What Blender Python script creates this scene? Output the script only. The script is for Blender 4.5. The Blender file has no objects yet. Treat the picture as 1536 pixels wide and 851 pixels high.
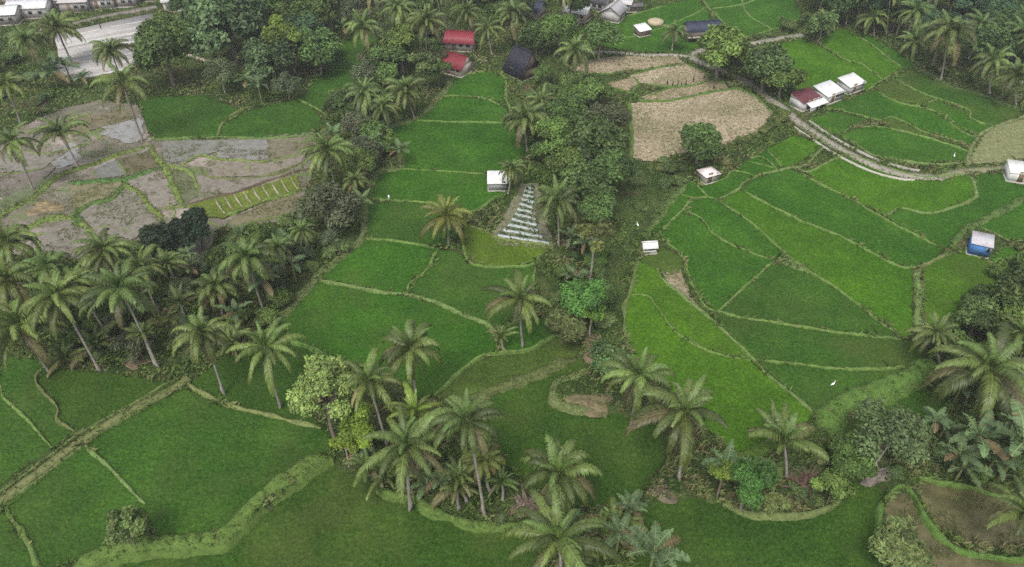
import bpy, math, random
import numpy as np
from math import radians, sin, cos, tan, pi, atan2, sqrt, hypot

random.seed(7)
RNG = np.random.default_rng(11)
S = bpy.context.scene
COL = S.collection

# ------------------------------------------------------------------ camera
CAM_H, PITCH, HFOV = 66.0, radians(40.0), radians(70.0)
FPX = 768.0 / tan(HFOV / 2)          # focal length in pixels of the 1536 wide photograph
FW = np.array((0, cos(PITCH), -sin(PITCH)))
UP = np.array((0, sin(PITCH), cos(PITCH)))
CAM = np.array((0, 0, CAM_H))
cam = bpy.data.cameras.new("camera")
cam.sensor_width = 36.0
cam.lens = 18.0 / tan(HFOV / 2)
cam.clip_start, cam.clip_end = 0.5, 9000
camo = bpy.data.objects.new("camera", cam)
COL.objects.link(camo)
camo.location = CAM
camo.rotation_euler = (pi / 2 - PITCH, 0, 0)
S.camera = camo


def ray(x, y):
    return FW + np.array((1, 0, 0)) * ((x - 768) / FPX) + UP * ((425.5 - y) / FPX)


def P(x, y, z=0.0):
    """the point of the level z seen at a pixel of the photograph"""
    d = ray(x, y)
    return CAM + d * ((z - CAM_H) / d[2])


def PP(pts, z=0.0):
    return np.array([P(x, y, z) for x, y in pts])


def above(base, px):
    """point on the upright plane through base that is seen at px"""
    d = ray(*px)
    return CAM + d * (base[1] / d[1])


def mpp(p):
    return float(np.dot(np.asarray(p) - CAM, FW)) / FPX


# ------------------------------------------------------------------ noise
def vnoise(x, y, scale, seed=0):
    r = np.random.default_rng(seed).random((256, 256))
    x = np.asarray(x) / scale + 1000; y = np.asarray(y) / scale + 1000
    xi = np.floor(x).astype(int); yi = np.floor(y).astype(int)
    fx = x - xi; fy = y - yi
    fx = fx * fx * (3 - 2 * fx); fy = fy * fy * (3 - 2 * fy)
    g = lambda a, b: r[a % 256, b % 256]
    return (g(xi, yi) * (1 - fx) + g(xi + 1, yi) * fx) * (1 - fy) + (g(xi, yi + 1) * (1 - fx) + g(xi + 1, yi + 1) * fx) * fy


def fbm(x, y, scale, seed=0, oct=3):
    v = 0; a = 0.5
    for k in range(oct):
        v = v + a * vnoise(x, y, scale / 2 ** k, seed + k * 17); a *= 0.5
    return v / (1 - 0.5 ** oct)


def inside(poly, x, y):
    poly = np.asarray(poly)[:, :2]
    res = np.zeros(len(x), bool)
    lo = poly.min(0); hi = poly.max(0)
    c = np.where((x >= lo[0]) & (x <= hi[0]) & (y >= lo[1]) & (y <= hi[1]))[0]
    if not len(c):
        return res
    xx = x[c]; yy = y[c]; r = np.zeros(len(c), bool)
    n = len(poly)
    for i in range(n):
        x1, y1 = poly[i]; x2, y2 = poly[(i + 1) % n]
        if y1 == y2:
            continue
        k = ((y1 > yy) != (y2 > yy)) & (xx < (x2 - x1) * (yy - y1) / (y2 - y1) + x1)
        r ^= k
    res[c] = r
    return res


def dist_line(line, x, y):
    d = np.full(len(x), 1e9)
    L = np.asarray(line)[:, :2]
    for a, b in zip(L[:-1], L[1:]):
        v = b - a; l2 = float(v @ v) + 1e-9
        t = np.clip(((x - a[0]) * v[0] + (y - a[1]) * v[1]) / l2, 0, 1)
        d = np.minimum(d, np.hypot(x - a[0] - t * v[0], y - a[1] - t * v[1]))
    return d


def smooth_line(pts, step=0.45):
    """Catmull-Rom through world points, resampled"""
    p = np.asarray(pts, float)
    if len(p) == 2:
        q = p
    else:
        e = np.vstack([2 * p[0] - p[1], p, 2 * p[-1] - p[-2]])
        out = []
        for i in range(1, len(e) - 2):
            a, b, c, d = e[i - 1], e[i], e[i + 1], e[i + 2]
            for t in np.linspace(0, 1, 10, endpoint=False):
                out.append(0.5 * (2 * b + (c - a) * t + (2 * a - 5 * b + 4 * c - d) * t * t + (3 * b - a - 3 * c + d) * t ** 3))
        out.append(p[-1]); q = np.array(out)
    s = np.r_[0, np.cumsum(np.linalg.norm(np.diff(q, axis=0), axis=1))]
    n = max(2, int(s[-1] / step) + 1)
    t = np.linspace(0, s[-1], n)
    return np.stack([np.interp(t, s, q[:, k]) for k in range(3)], 1)


# ------------------------------------------------------------------ mesh building
class MB:
    def __init__(self):
        self.v = []; self.f = []; self.c = []; self.n = 0

    def add(self, V, F, col=(1, 1, 1)):
        V = np.asarray(V, float).reshape(-1, 3)
        for f in F:
            f = np.asarray(f, int)
            if f.ndim == 1:
                f = f[None]
            self.f.append(f + self.n)
        c = np.asarray(col, float)
        if c.ndim == 1:
            c = np.broadcast_to(c[:3], (len(V), 3))
        self.c.append(c); self.v.append(V); self.n += len(V)

    def mesh(self, name, mat, smooth=False):
        V = np.vstack(self.v); C = np.vstack(self.c)
        me = bpy.data.meshes.new(name)
        me.vertices.add(len(V)); me.vertices.foreach_set("co", V.astype(np.float32).ravel())
        li = np.concatenate([f.ravel() for f in self.f])
        ls = np.concatenate([np.full(len(f), f.shape[1]) for f in self.f])
        st = np.r_[0, np.cumsum(ls)[:-1]]
        me.loops.add(len(li)); me.loops.foreach_set("vertex_index", li.astype(np.int32))
        me.polygons.add(len(ls)); me.polygons.foreach_set("loop_start", st.astype(np.int32))
        if smooth:
            me.polygons.foreach_set("use_smooth", np.ones(len(ls), bool))
        at = me.color_attributes.new("tint", 'FLOAT_COLOR', 'POINT')
        at.data.foreach_set("color", np.c_[C, np.ones(len(C))].astype(np.float32).ravel())
        me.update(calc_edges=True)
        me.validate()
        if mat:
            me.materials.append(mat)
        return me

    def build(self, name, mat, parent=None, smooth=False):
        return link(name, self.mesh(name, mat, smooth), parent)


def link(name, me, parent=None):
    o = bpy.data.objects.new(name, me)
    COL.objects.link(o)
    if parent:
        o.parent = parent
    return o


def tag(o, label=None, cat=None, group=None, kind=None):
    if label: o["label"] = label
    if cat: o["category"] = cat
    if group: o["group"] = group
    if kind: o["kind"] = kind
    return o


def thing(name, loc, label, cat, group=None, rz=0.0):
    o = bpy.data.objects.new(name, None)
    COL.objects.link(o)
    o.location = loc; o.rotation_euler = (0, 0, rz)
    o.empty_display_size = 0.3
    return tag(o, label, cat, group)


BOXF = [(0, 3, 2, 1), (4, 5, 6, 7), (0, 1, 5, 4), (1, 2, 6, 5), (2, 3, 7, 6), (3, 0, 4, 7)]


def box(mb, x0, x1, y0, y1, z0, z1, col=(1, 1, 1)):
    mb.add([(x0, y0, z0), (x1, y0, z0), (x1, y1, z0), (x0, y1, z0), (x0, y0, z1), (x1, y0, z1), (x1, y1, z1), (x0, y1, z1)], [np.array(BOXF)], col)


def slab(mb, quad, th, col=(1, 1, 1)):
    """a sheet through 4 points with a thickness below it"""
    q = np.asarray(quad, float)
    n = np.cross(q[1] - q[0], q[3] - q[0]); n /= np.linalg.norm(n)
    if n[2] < 0:
        n = -n
    mb.add(np.vstack([q - n * th, q]), [np.array(BOXF)], col)


def tube(mb, pts, rad, ns=7, col=(1, 1, 1), cap=True):
    p = np.asarray(pts, float); rad = np.broadcast_to(np.asarray(rad, float), (len(p),))
    V = []
    for i in range(len(p)):
        t = p[min(i + 1, len(p) - 1)] - p[max(i - 1, 0)]
        t = t / (np.linalg.norm(t) + 1e-9)
        a = np.cross(t, (0, 1, 0.01) if abs(t[1]) < 0.9 else (1, 0, 0)); a /= np.linalg.norm(a)
        b = np.cross(t, a)
        for k in range(ns):
            w = 2 * pi * k / ns
            V.append(p[i] + rad[i] * (a * cos(w) + b * sin(w)))
    F = [(i * ns + k, i * ns + (k + 1) % ns, (i + 1) * ns + (k + 1) % ns, (i + 1) * ns + k) for i in range(len(p) - 1) for k in range(ns)]
    FF = [np.array(F)]
    if cap:
        FF += [np.array([list(range(ns))[::-1]]), np.array([[(len(p) - 1) * ns + k for k in range(ns)]])]
    mb.add(V, FF, col)


# ------------------------------------------------------------------ materials
def newmat(name):
    m = bpy.data.materials.new(name); m.use_nodes = True
    nt = m.node_tree
    return m, nt, nt.nodes["Principled BSDF"]


def N(nt, t, **kw):
    n = nt.nodes.new(t)
    for k, v in kw.items():
        if k.startswith("i_"):
            n.inputs[k[2:].replace("_", " ")].default_value = v
        else:
            setattr(n, k, v)
    return n


def mixc(nt, a, b, fac, mode='MIX'):
    m = nt.nodes.new("ShaderNodeMix"); m.data_type = 'RGBA'; m.blend_type = mode
    for s, v in ((6, a), (7, b), (0, fac)):
        if hasattr(v, "is_output"):
            nt.links.new(v, m.inputs[s])
        else:
            m.inputs[s].default_value = v if s == 0 else (*v[:3], 1)
    return m.outputs[2]


def noise(nt, scale, detail=3, rough=0.55, obj=True):
    g = N(nt, "ShaderNodeNewGeometry")
    n = N(nt, "ShaderNodeTexNoise"); n.inputs["Scale"].default_value = scale
    n.inputs["Detail"].default_value = detail; n.inputs["Roughness"].default_value = rough
    nt.links.new(g.outputs["Position"], n.inputs["Vector"])
    return n.outputs["Fac"]


def ramp(nt, fac, lo, hi):
    r = N(nt, "ShaderNodeMapRange"); r.interpolation_type = 'SMOOTHSTEP'
    r.inputs["From Min"].default_value = lo; r.inputs["From Max"].default_value = hi
    nt.links.new(fac, r.inputs["Value"])
    return r.outputs["Result"]


def bump(nt, b, fac, strength, dist):
    n = N(nt, "ShaderNodeBump"); n.inputs["Strength"].default_value = strength; n.inputs["Distance"].default_value = dist
    nt.links.new(fac, n.inputs["Height"]); nt.links.new(n.outputs["Normal"], b.inputs["Normal"])


def leaf_mat(name, rough=0.5, spec=0.4, transl=0.22):
    m, nt, b = newmat(name)
    a = N(nt, "ShaderNodeAttribute", attribute_name="tint")
    oi = N(nt, "ShaderNodeObjectInfo")
    c = mixc(nt, a.outputs["Color"], oi.outputs["Color"], 1.0, 'MULTIPLY')
    nt.links.new(c, b.inputs["Base Color"])
    b.inputs["Roughness"].default_value = rough
    b.inputs["Specular IOR Level"].default_value = spec
    if transl:
        tr = N(nt, "ShaderNodeBsdfTranslucent"); nt.links.new(c, tr.inputs["Color"])
        mx = N(nt, "ShaderNodeMixShader"); mx.inputs[0].default_value = transl
        nt.links.new(b.outputs[0], mx.inputs[1]); nt.links.new(tr.outputs[0], mx.inputs[2])
        nt.links.new(mx.outputs[0], nt.nodes["Material Output"].inputs["Surface"])
    return m


M_LEAF = leaf_mat("leaves", .55, .25, .22)
M_PALM = leaf_mat("palm_fronds", 0.45, 0.35, 0.15)
M_GRASS = leaf_mat("grass_blades", 0.7, 0.12, 0.2)


def tinted(name, rough=0.8, spec=0.2, nscale=1.2, amt=0.35, dark=(0.5, 0.5, 0.5), bmp=0.0, bscale=6):
    """colour from the mesh's own tint and the object's colour, worn by procedural noise"""
    m, nt, b = newmat(name)
    a = N(nt, "ShaderNodeAttribute", attribute_name="tint")
    oi = N(nt, "ShaderNodeObjectInfo")
    c = mixc(nt, a.outputs["Color"], oi.outputs["Color"], 1.0, 'MULTIPLY')
    w = ramp(nt, noise(nt, nscale, 5, 0.65), 0.42, 0.72)
    w2 = N(nt, "ShaderNodeMath", operation='MULTIPLY'); nt.links.new(w, w2.inputs[0]); w2.inputs[1].default_value = amt
    d = mixc(nt, c, dark, 1.0, 'MULTIPLY')
    nt.links.new(mixc(nt, c, d, w2.outputs[0]), b.inputs["Base Color"])
    b.inputs["Roughness"].default_value = rough; b.inputs["Specular IOR Level"].default_value = spec
    if bmp:
        bump(nt, b, noise(nt, bscale, 4), 0.8, bmp)
    return m


M_BARK = tinted("bark", 0.9, 0.1, 3.0, 0.6, (0.45, 0.42, 0.38), 0.03, 9)
M_WALL = tinted("plaster_wall", 0.85, 0.2, 0.8, 0.5, (0.6, 0.55, 0.5))
M_WOOD = tinted("weathered_wood", 0.85, 0.2, 2.0, 0.5, (0.5, 0.45, 0.4), 0.01, 12)
M_CONC = tinted("concrete", 0.9, 0.2, 0.5, 0.55, (0.62, 0.6, 0.56), 0.01, 8)
M_ROOF = tinted("painted_metal_roof", 0.55, 0.35, 0.9, 0.6, (0.66, 0.56, 0.48))
M_STRAW = tinted("straw", 0.95, 0.1, 1.5, 0.5, (0.6, 0.55, 0.5), 0.04, 12)
def stubble_mat():
    m, nt, b = newmat("stubble")
    oi = N(nt, "ShaderNodeObjectInfo")
    n1 = ramp(nt, noise(nt, .07, 5, .62), .40, .64)
    c = mixc(nt, oi.outputs["Color"], (.235, .215, .125), n1)
    n2 = ramp(nt, noise(nt, 1.3, 7, .8), .42, .62)
    c = mixc(nt, c, (.17, .14, .09), n2)
    n3 = ramp(nt, noise(nt, .16, 4, .6), .55, .75)
    c = mixc(nt, c, (.41, .355, .27), n3)
    nt.links.new(c, b.inputs["Base Color"]); b.inputs["Roughness"].default_value = .95; b.inputs["Specular IOR Level"].default_value = .1
    bump(nt, b, noise(nt, 5, 5, .7), .8, .06)
    return m
M_STUB = stubble_mat()
M_WETMUD = tinted("wet_plot", 0.4, 0.45, 0.8, 0.7, (0.5, 0.48, 0.40), 0.06, 4)
M_EARTH = tinted("earth", 0.95, 0.1, 0.9, 0.6, (0.5, 0.48, 0.45), 0.05, 5)
M_PLASTIC = tinted("mulch_film", 0.35, 0.5, 2.0, 0.4, (0.5, 0.52, 0.52))
M_PLAIN = tinted("plain_paint", 0.6, 0.3, 1.0, 0.15)

# bund / bank: grassy earth
def bund_mat():
    m, nt, b = newmat("grassy_bund")
    oi = N(nt, "ShaderNodeObjectInfo")
    n1 = ramp(nt, noise(nt, 1.6, 4, 0.7), 0.35, 0.7)
    hv = N(nt, "ShaderNodeHueSaturation"); hv.inputs["Value"].default_value = .62
    nt.links.new(oi.outputs["Color"], hv.inputs["Color"])
    c = mixc(nt, oi.outputs["Color"], hv.outputs[0], n1)
    n2 = ramp(nt, noise(nt, 0.55, 5, 0.75), 0.56, 0.76)
    c = mixc(nt, c, (0.15, 0.15, 0.07), n2)
    nt.links.new(c, b.inputs["Base Color"])
    b.inputs["Roughness"].default_value = 0.95; b.inputs["Specular IOR Level"].default_value = 0.1
    bump(nt, b, noise(nt, 7, 4), 1.0, 0.12)
    return m
M_BUND = bund_mat()


def rice_mat():
    """rice crop: the field's own green, patchy where the stand is thin or yellowing (amount in the object colour's alpha)"""
    m, nt, b = newmat("rice_crop")
    oi = N(nt, "ShaderNodeObjectInfo")
    a = N(nt, "ShaderNodeAttribute", attribute_name="tint")
    c0 = mixc(nt, a.outputs["Color"], oi.outputs["Color"], 1.0, 'MULTIPLY')
    p1 = ramp(nt, noise(nt, 0.085, 5, 0.62), 0.40, 0.66)
    am = N(nt, "ShaderNodeMath", operation='MULTIPLY'); nt.links.new(p1, am.inputs[0]); nt.links.new(oi.outputs["Alpha"], am.inputs[1])
    c1 = mixc(nt, c0, (0.072, 0.105, 0.022), am.outputs[0])
    p2 = ramp(nt, noise(nt, 0.16, 4, 0.6), 0.42, 0.70)
    q2 = N(nt, "ShaderNodeMath", operation='MULTIPLY'); nt.links.new(p2, q2.inputs[0]); q2.inputs[1].default_value = 0.65
    br = N(nt, "ShaderNodeHueSaturation"); br.inputs["Hue"].default_value = 0.492; br.inputs["Value"].default_value = 1.4
    nt.links.new(c1, br.inputs["Color"])
    c2 = mixc(nt, c1, br.outputs[0], q2.outputs[0])
    p3 = ramp(nt, noise(nt, 0.055, 6, 0.68), 0.46, 0.62)
    q3 = N(nt, "ShaderNodeMath", operation='MULTIPLY'); nt.links.new(p3, q3.inputs[0]); q3.inputs[1].default_value = 0.6
    d3 = N(nt, "ShaderNodeHueSaturation"); d3.inputs["Value"].default_value = 0.72; d3.inputs["Hue"].default_value = .508
    nt.links.new(c2, d3.inputs["Color"])
    c2 = mixc(nt, c2, d3.outputs[0], q3.outputs[0])
    g = ramp(nt, noise(nt, 3.2, 5, 0.75), 0.36, 0.68)
    dk = N(nt, "ShaderNodeHueSaturation"); dk.inputs["Value"].default_value = 0.62
    nt.links.new(c2, dk.inputs["Color"])
    c3 = mixc(nt, dk.outputs[0], c2, g)
    nt.links.new(c3, b.inputs["Base Color"])
    b.inputs["Roughness"].default_value = 0.8; b.inputs["Specular IOR Level"].default_value = 0.08
    return m
M_RICE = rice_mat()


def mud_mat():
    m, nt, b = newmat("wet_mud")
    oi = N(nt, "ShaderNodeObjectInfo")
    n1 = ramp(nt, noise(nt, 0.33, 7, 0.75), 0.40, 0.60)
    c = mixc(nt, oi.outputs["Color"], (0.10, 0.09, 0.06), n1)
    n0 = ramp(nt, noise(nt, 0.13, 5, 0.6), 0.52, 0.64)
    c = mixc(nt, c, (0.30, 0.25, 0.215), n0)
    n2 = ramp(nt, noise(nt, 2.5, 5, 0.75), 0.45, 0.75)
    c = mixc(nt, c, (0.21, 0.175, 0.14), n2)
    n4 = ramp(nt, noise(nt, 0.16, 6, 0.7), 0.48, 0.66)
    c = mixc(nt, c, (0.10, 0.135, 0.04), n4)
    nt.links.new(c, b.inputs["Base Color"])
    n3 = ramp(nt, noise(nt, 0.3, 4, 0.6), 0.50, 0.60)
    r = N(nt, "ShaderNodeMapRange"); r.inputs["To Min"].default_value = 0.85; r.inputs["To Max"].default_value = 0.18
    nt.links.new(n3, r.inputs["Value"]); nt.links.new(r.outputs[0], b.inputs["Roughness"])
    bump(nt, b, noise(nt, 4, 4), 0.7, 0.08)
    return m
M_MUD = mud_mat()


def silt_mat():
    m, nt, b = newmat("muddy_water")
    oi = N(nt, "ShaderNodeObjectInfo")
    n1 = ramp(nt, noise(nt, 0.4, 6, 0.7), 0.35, 0.65)
    c = mixc(nt, oi.outputs["Color"], (0.062, 0.062, 0.024), n1)
    n2 = ramp(nt, noise(nt, 3.5, 5, 0.75), 0.5, 0.75)
    c = mixc(nt, c, (0.13, 0.11, 0.06), n2)
    nt.links.new(c, b.inputs["Base Color"]); b.inputs["Roughness"].default_value = .45; b.inputs["Specular IOR Level"].default_value = .3
    bump(nt, b, noise(nt, 4, 4), 0.5, 0.05)
    return m
M_SILT = silt_mat()


def ground_mat():
    m, nt, b = newmat("rough_ground")
    n1 = ramp(nt, noise(nt, 0.18, 5, 0.65), 0.4, 0.62)
    c = mixc(nt, (0.042, 0.072, 0.018), (0.085, 0.12, 0.035), n1)
    n2 = ramp(nt, noise(nt, 0.11, 5, 0.7), 0.56, 0.68)
    c = mixc(nt, c, (0.17, 0.125, 0.075), n2)
    n3 = ramp(nt, noise(nt, 2.4, 5, 0.75), 0.4, 0.7)
    dk = N(nt, "ShaderNodeHueSaturation"); dk.inputs["Value"].default_value = 0.55
    nt.links.new(c, dk.inputs["Color"])
    nt.links.new(mixc(nt, dk.outputs[0], c, n3), b.inputs["Base Color"])
    b.inputs["Roughness"].default_value = 0.95; b.inputs["Specular IOR Level"].default_value = 0.1
    bump(nt, b, noise(nt, 3.5, 5), 1.0, 0.2)
    return m
M_GROUND = ground_mat()


def water_mat():
    m, nt, b = newmat("still_water")
    n1 = ramp(nt, noise(nt, 0.35, 5, 0.65), 0.5, 0.66)
    nt.links.new(mixc(nt, (0.24, 0.24, 0.235), (0.15, 0.14, 0.10), n1), b.inputs["Base Color"])  # pale grey paints the overcast sky's reflection into the base colour
    b.inputs["Roughness"].default_value = 0.08; b.inputs["IOR"].default_value = 1.33
    bump(nt, b, noise(nt, 2.0, 3), 0.15, 0.02)
    return m
M_WATER = water_mat()

# ------------------------------------------------------------------ land
FIELDS = []      # (polygon in world, level) - where the rough ground lies lower and no scrub grows
ROADS = []       # (line in world, half width)
TUFTS = []       # (points, colour, height) for the grass on bunds

RICE = dict(mid=(.038, .114, .010), dark=(.038, .099, .012), bright=(.055, .142, .008), yellow=(.092, .155, .014),
            olive=(.062, .106, .018), deep=(.036, .086, .010), lime=(.064, .152, .009))


def sheet(name, poly_px, level, mat, color, step, amp, patch=0.0, ang=None, rows=True, drop=0.35, kind="structure"):
    """a field's surface: a fine grid inside the traced outline with the stand's own unevenness"""
    poly = PP(poly_px, level)
    FIELDS.append((poly, level - drop))
    c = poly.mean(0)
    if ang is None:
        e = np.roll(poly, -1, 0) - poly; k = np.argmax(np.linalg.norm(e, axis=1)); ang = atan2(e[k][1], e[k][0])
    ca, sa = cos(ang), sin(ang)
    q = poly[:, :2] - c[:2]
    u = q[:, 0] * ca + q[:, 1] * sa; v = -q[:, 0] * sa + q[:, 1] * ca
    nu = int((u.max() - u.min()) / step) + 2; nv = int((v.max() - v.min()) / step) + 2
    U, V = np.meshgrid(u.min() + np.arange(nu) * step, v.min() + np.arange(nv) * step, indexing='ij')
    X = c[0] + U * ca - V * sa; Y = c[1] + U * sa + V * ca
    ins = inside(poly, X.ravel(), Y.ravel()).reshape(nu, nv)
    cell = ins[:-1, :-1] | ins[1:, :-1] | ins[:-1, 1:] | ins[1:, 1:]
    idx = np.arange(nu * nv).reshape(nu, nv)
    F = np.stack([idx[:-1, :-1][cell], idx[1:, :-1][cell], idx[1:, 1:][cell], idx[:-1, 1:][cell]], 1)
    used = np.unique(F); mp = np.full(nu * nv, -1); mp[used] = np.arange(len(used))
    x = X.ravel()[used]; y = Y.ravel()[used]
    r = np.random.default_rng(len(FIELDS))
    z = level + amp * (r.random(len(x)) - 0.35) + amp * 1.2 * (fbm(x, y, 2.2, 5) - 0.5)
    if rows:
        x = x + (r.random(len(x)) - .5) * step * .7; y = y + (r.random(len(x)) - .5) * step * .7
    t = 0.72 + 0.56 * r.random(len(x))
    col = np.stack([t * (0.92 + .16 * r.random(len(x))), t, t], 1) if rows else np.ones((len(x), 3)) * (0.88 + .24 * r.random(len(x)))[:, None]
    mb = MB(); mb.add(np.stack([x, y, z], 1), [mp[F]], col)
    o = mb.build(name, mat, None, False)
    o.color = (*color, patch)
    tag(o, kind=kind)
    return o


def paddy(kind, poly, level=0.0, patch=0.35, ang=None):
    c = P(*np.mean(poly, axis=0))
    st = 0.17 if c[1] < 75 else (0.21 if c[1] < 110 else 0.28)
    return sheet("rice_paddy", poly, level, M_RICE, RICE[kind], st, 0.16 if c[1] < 110 else .2, patch, ang)


def bund(px, w=0.6, h=0.32, level=0.0, color=(.135, .20, .055), skirt=0.5, dens=7.0, gh=0.17, name="bund", world=None, mat=None):
    """a raised grassy bank between fields"""
    w = w * (.64 if w < 1.2 else .8)
    L = smooth_line(PP(px, level) if world is None else world, 0.45)
    n = len(L)
    t = np.gradient(L[:, :2], axis=0); t /= np.linalg.norm(t, axis=1)[:, None] + 1e-9
    nr = np.stack([-t[:, 1], t[:, 0]], 1)
    r = np.random.default_rng(n + int(abs(L[0, 0] * 10)))
    s = np.arange(n) * 0.45
    wob = (vnoise(s, s * 0, 2.2, 3) - .5) * 0.35 * w
    sd = int(abs(L[0, 0] * 7)) % 200; big = .3 if w > 1.5 else 1.0
    if w > .85: dens = max(dens, 13); gh = max(gh, .26)
    ww = w * (.85 + big * (-.40 + 0.8 * vnoise(s, s * 0 + sd, 1.5, 9) + .35 * (vnoise(s, s * 0 + sd, .6, 4) - .4)))
    if w > 1.5: wob = wob * .4
    tp = np.clip(np.minimum(np.arange(n), np.arange(n)[::-1]) / 4.0, .22, 1)
    ww = ww * (.5 + .5 * tp); hm = tp * ((.75 if w > 1.5 else .35) + (.4 if w > 1.5 else .75) * vnoise(s, s * 0 + sd, 2.1, 12))
    offs = [-.78, -.5, -.22, .22, .5, .78]; hs = [None, .55, 1, .95, .5, None]
    V = []
    for o_, h_ in zip(offs, hs):
        off = wob + ww * o_ + (r.random(n) - .5) * 0.12
        z = np.full(n, level - skirt) if h_ is None else level + h * h_ * hm * (0.75 + .5 * r.random(n)) + .05
        V.append(np.c_[L[:, 0] + nr[:, 0] * off, L[:, 1] + nr[:, 1] * off, z])
    V = np.concatenate(V)
    F = [(a * n + i, a * n + i + 1, (a + 1) * n + i + 1, (a + 1) * n + i) for a in range(5) for i in range(n - 1)]
    mb = MB(); mb.add(V, [np.array(F)[:, ::-1]])
    ob = mb.build(name, mat or M_BUND, None, True)
    ob.color = (*color, 1)
    tag(ob, kind="structure")
    if dens:
        length = n * 0.45; k = int(length * w * dens)
        i = r.integers(0, n, k); f = (r.random(k) - .5) * 1.1
        pt = np.c_[L[i, 0] + nr[i, 0] * (wob[i] + ww[i] * f) + (r.random(k) - .5) * .4, L[i, 1] + nr[i, 1] * (wob[i] + ww[i] * f) + (r.random(k) - .5) * .4,
                   level + h * hm[i] * (1 - 1.1 * np.abs(f)) - .03]
        TUFTS.append((pt, np.array(color) * 0.95, gh))
    return ob


def ribbon(name, px, w, z, mat, color=(1, 1, 1), th=0.25, step=0.8, jit=0.06, kind="structure", world=None):
    """a flat strip with real thickness: road, path, kerb"""
    L = smooth_line(PP(px, z) if world is None else world, step)
    ROADS.append((L, w / 2 + 0.1))
    n = len(L)
    t = np.gradient(L[:, :2], axis=0); t /= np.linalg.norm(t, axis=1)[:, None] + 1e-9
    nr = np.stack([-t[:, 1], t[:, 0]], 1)
    r = np.random.default_rng(n)
    if name in ("road", "path"):
        k = int(n * step * 14); i = r.integers(0, n, k); f = np.sign(r.random(k) - .5) * (w / 2 + r.normal(size=k) * .22)
        TUFTS.append((np.c_[L[i, 0] + nr[i, 0] * f + r.normal(size=k) * .3, L[i, 1] + nr[i, 1] * f + r.normal(size=k) * .3, np.full(k, z - .12)], np.array((.13, .185, .05)), .32))
    V = []
    for o_, dz in ((-.5, -th), (-.5, 0), (0, 0.03), (.5, 0), (.5, -th)):
        off = w * o_ + (r.random(n) - .5) * jit
        V.append(np.c_[L[:, 0] + nr[:, 0] * off, L[:, 1] + nr[:, 1] * off, np.full(n, z + dz)])
    F = [(a * n + i, a * n + i + 1, (a + 1) * n + i + 1, (a + 1) * n + i) for a in range(4) for i in range(n - 1)]
    mb = MB(); mb.add(np.concatenate(V), [np.array(F)[:, ::-1]])
    o = mb.build(name, mat); o.color = (*color, 1)
    tag(o, kind=kind)
    return o
HAZE, EXPO = 0.00025, 0.54

# ------------------------------------------------------------------ the rice terraces
# middle column of terraces
paddy('mid', [(680,116),(727,107),(758,117),(754,152),(732,149),(700,145),(662,146)], 0, .2)
paddy('mid', [(664,147),(700,147),(732,151),(750,158),(772,183),(700,184),(620,180)], 0, .2)
paddy('mid', [(583,192),(620,180),(700,184),(772,184),(802,196),(800,228),(770,248),(757,262),(728,260),(600,254),(599,236),(586,216)], 0, .15)
paddy('mid', [(570,258),(600,254),(728,261),(738,278),(757,290),(714,316),(690,320),(640,304),(594,302),(556,299),(556,275)], 0, .3)
paddy('dark', [(548,306),(594,303),(641,305),(692,322),(692,350),(668,370),(604,364),(540,357)], 0, .3)
paddy('mid', [(541,360),(604,364),(656,373),(640,405),(616,425),(610,442),(550,430),(482,418),(505,390)], 0, .3)
paddy('dark', [(658,374),(690,378),(702,396),(735,401),(797,398),(803,420),(793,470),(745,492),(735,490),(655,452),(616,442),(622,422),(648,400)], 0, .35)
paddy('yellow', [(698,338),(715,342),(748,358),(790,363),(828,368),(800,392),(760,402),(725,400),(702,388),(692,362)], 0, .5)
paddy('mid', [(472,422),(560,440),(610,445),(655,458),(735,492),(748,522),(714,540),(657,588),(630,600),(600,570),(500,536),(440,505),(414,486)], 0, .4)
paddy('mid', [(750,494),(797,472),(832,486),(838,500),(790,526),(750,530)], 0, .6)
paddy('olive', [(650,596),(714,541),(752,530),(830,502),(872,520),(862,535),(760,578),(700,604)], -.2, .9)
paddy('deep', [(690,606),(760,580),(862,538),(895,545),(872,562),(836,570),(828,592),(845,610),(910,620),(985,630),(1000,660),(995,700),(965,735),(930,765),(860,765),(760,705),(735,650)], -.6, .55)
paddy('deep', [(425,500),(500,538),(470,560),(444,600),(482,642),(400,622),(330,602),(285,577),(335,535)], 0, .3)
# lower left
paddy('dark', [(0,535),(63,540),(56,577),(86,612),(90,636),(118,650),(78,672),(44,632),(10,600),(0,578)], 0, .6)
paddy('dark', [(-40,590),(0,580),(8,600),(44,634),(76,672),(0,728),(-40,745)], 0, .4)
paddy('deep', [(66,549),(150,560),(225,570),(262,576),(125,652),(98,644),(88,632),(87,610),(57,577)], 0, .4)
paddy('dark', [(270,580),(320,605),(400,624),(482,642),(502,668),(470,692),(415,724),(380,752),(345,792),(310,808),(235,812),(218,757),(126,664)], 0, .55)
paddy('dark', [(122,666),(218,757),(214,785),(190,806),(170,820),(120,838),(60,856),(40,820),(8,765),(10,748)], 0, .35)
paddy('dark', [(-40,760),(5,765),(38,820),(58,870),(-40,870)], 0, .3)
paddy('deep', [(492,690),(560,735),(620,750),(650,765),(730,788),(800,782),(840,800),(800,900),(90,900),(110,855),(200,830),(330,826),(385,778),(440,738)], -.9, .75)
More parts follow.
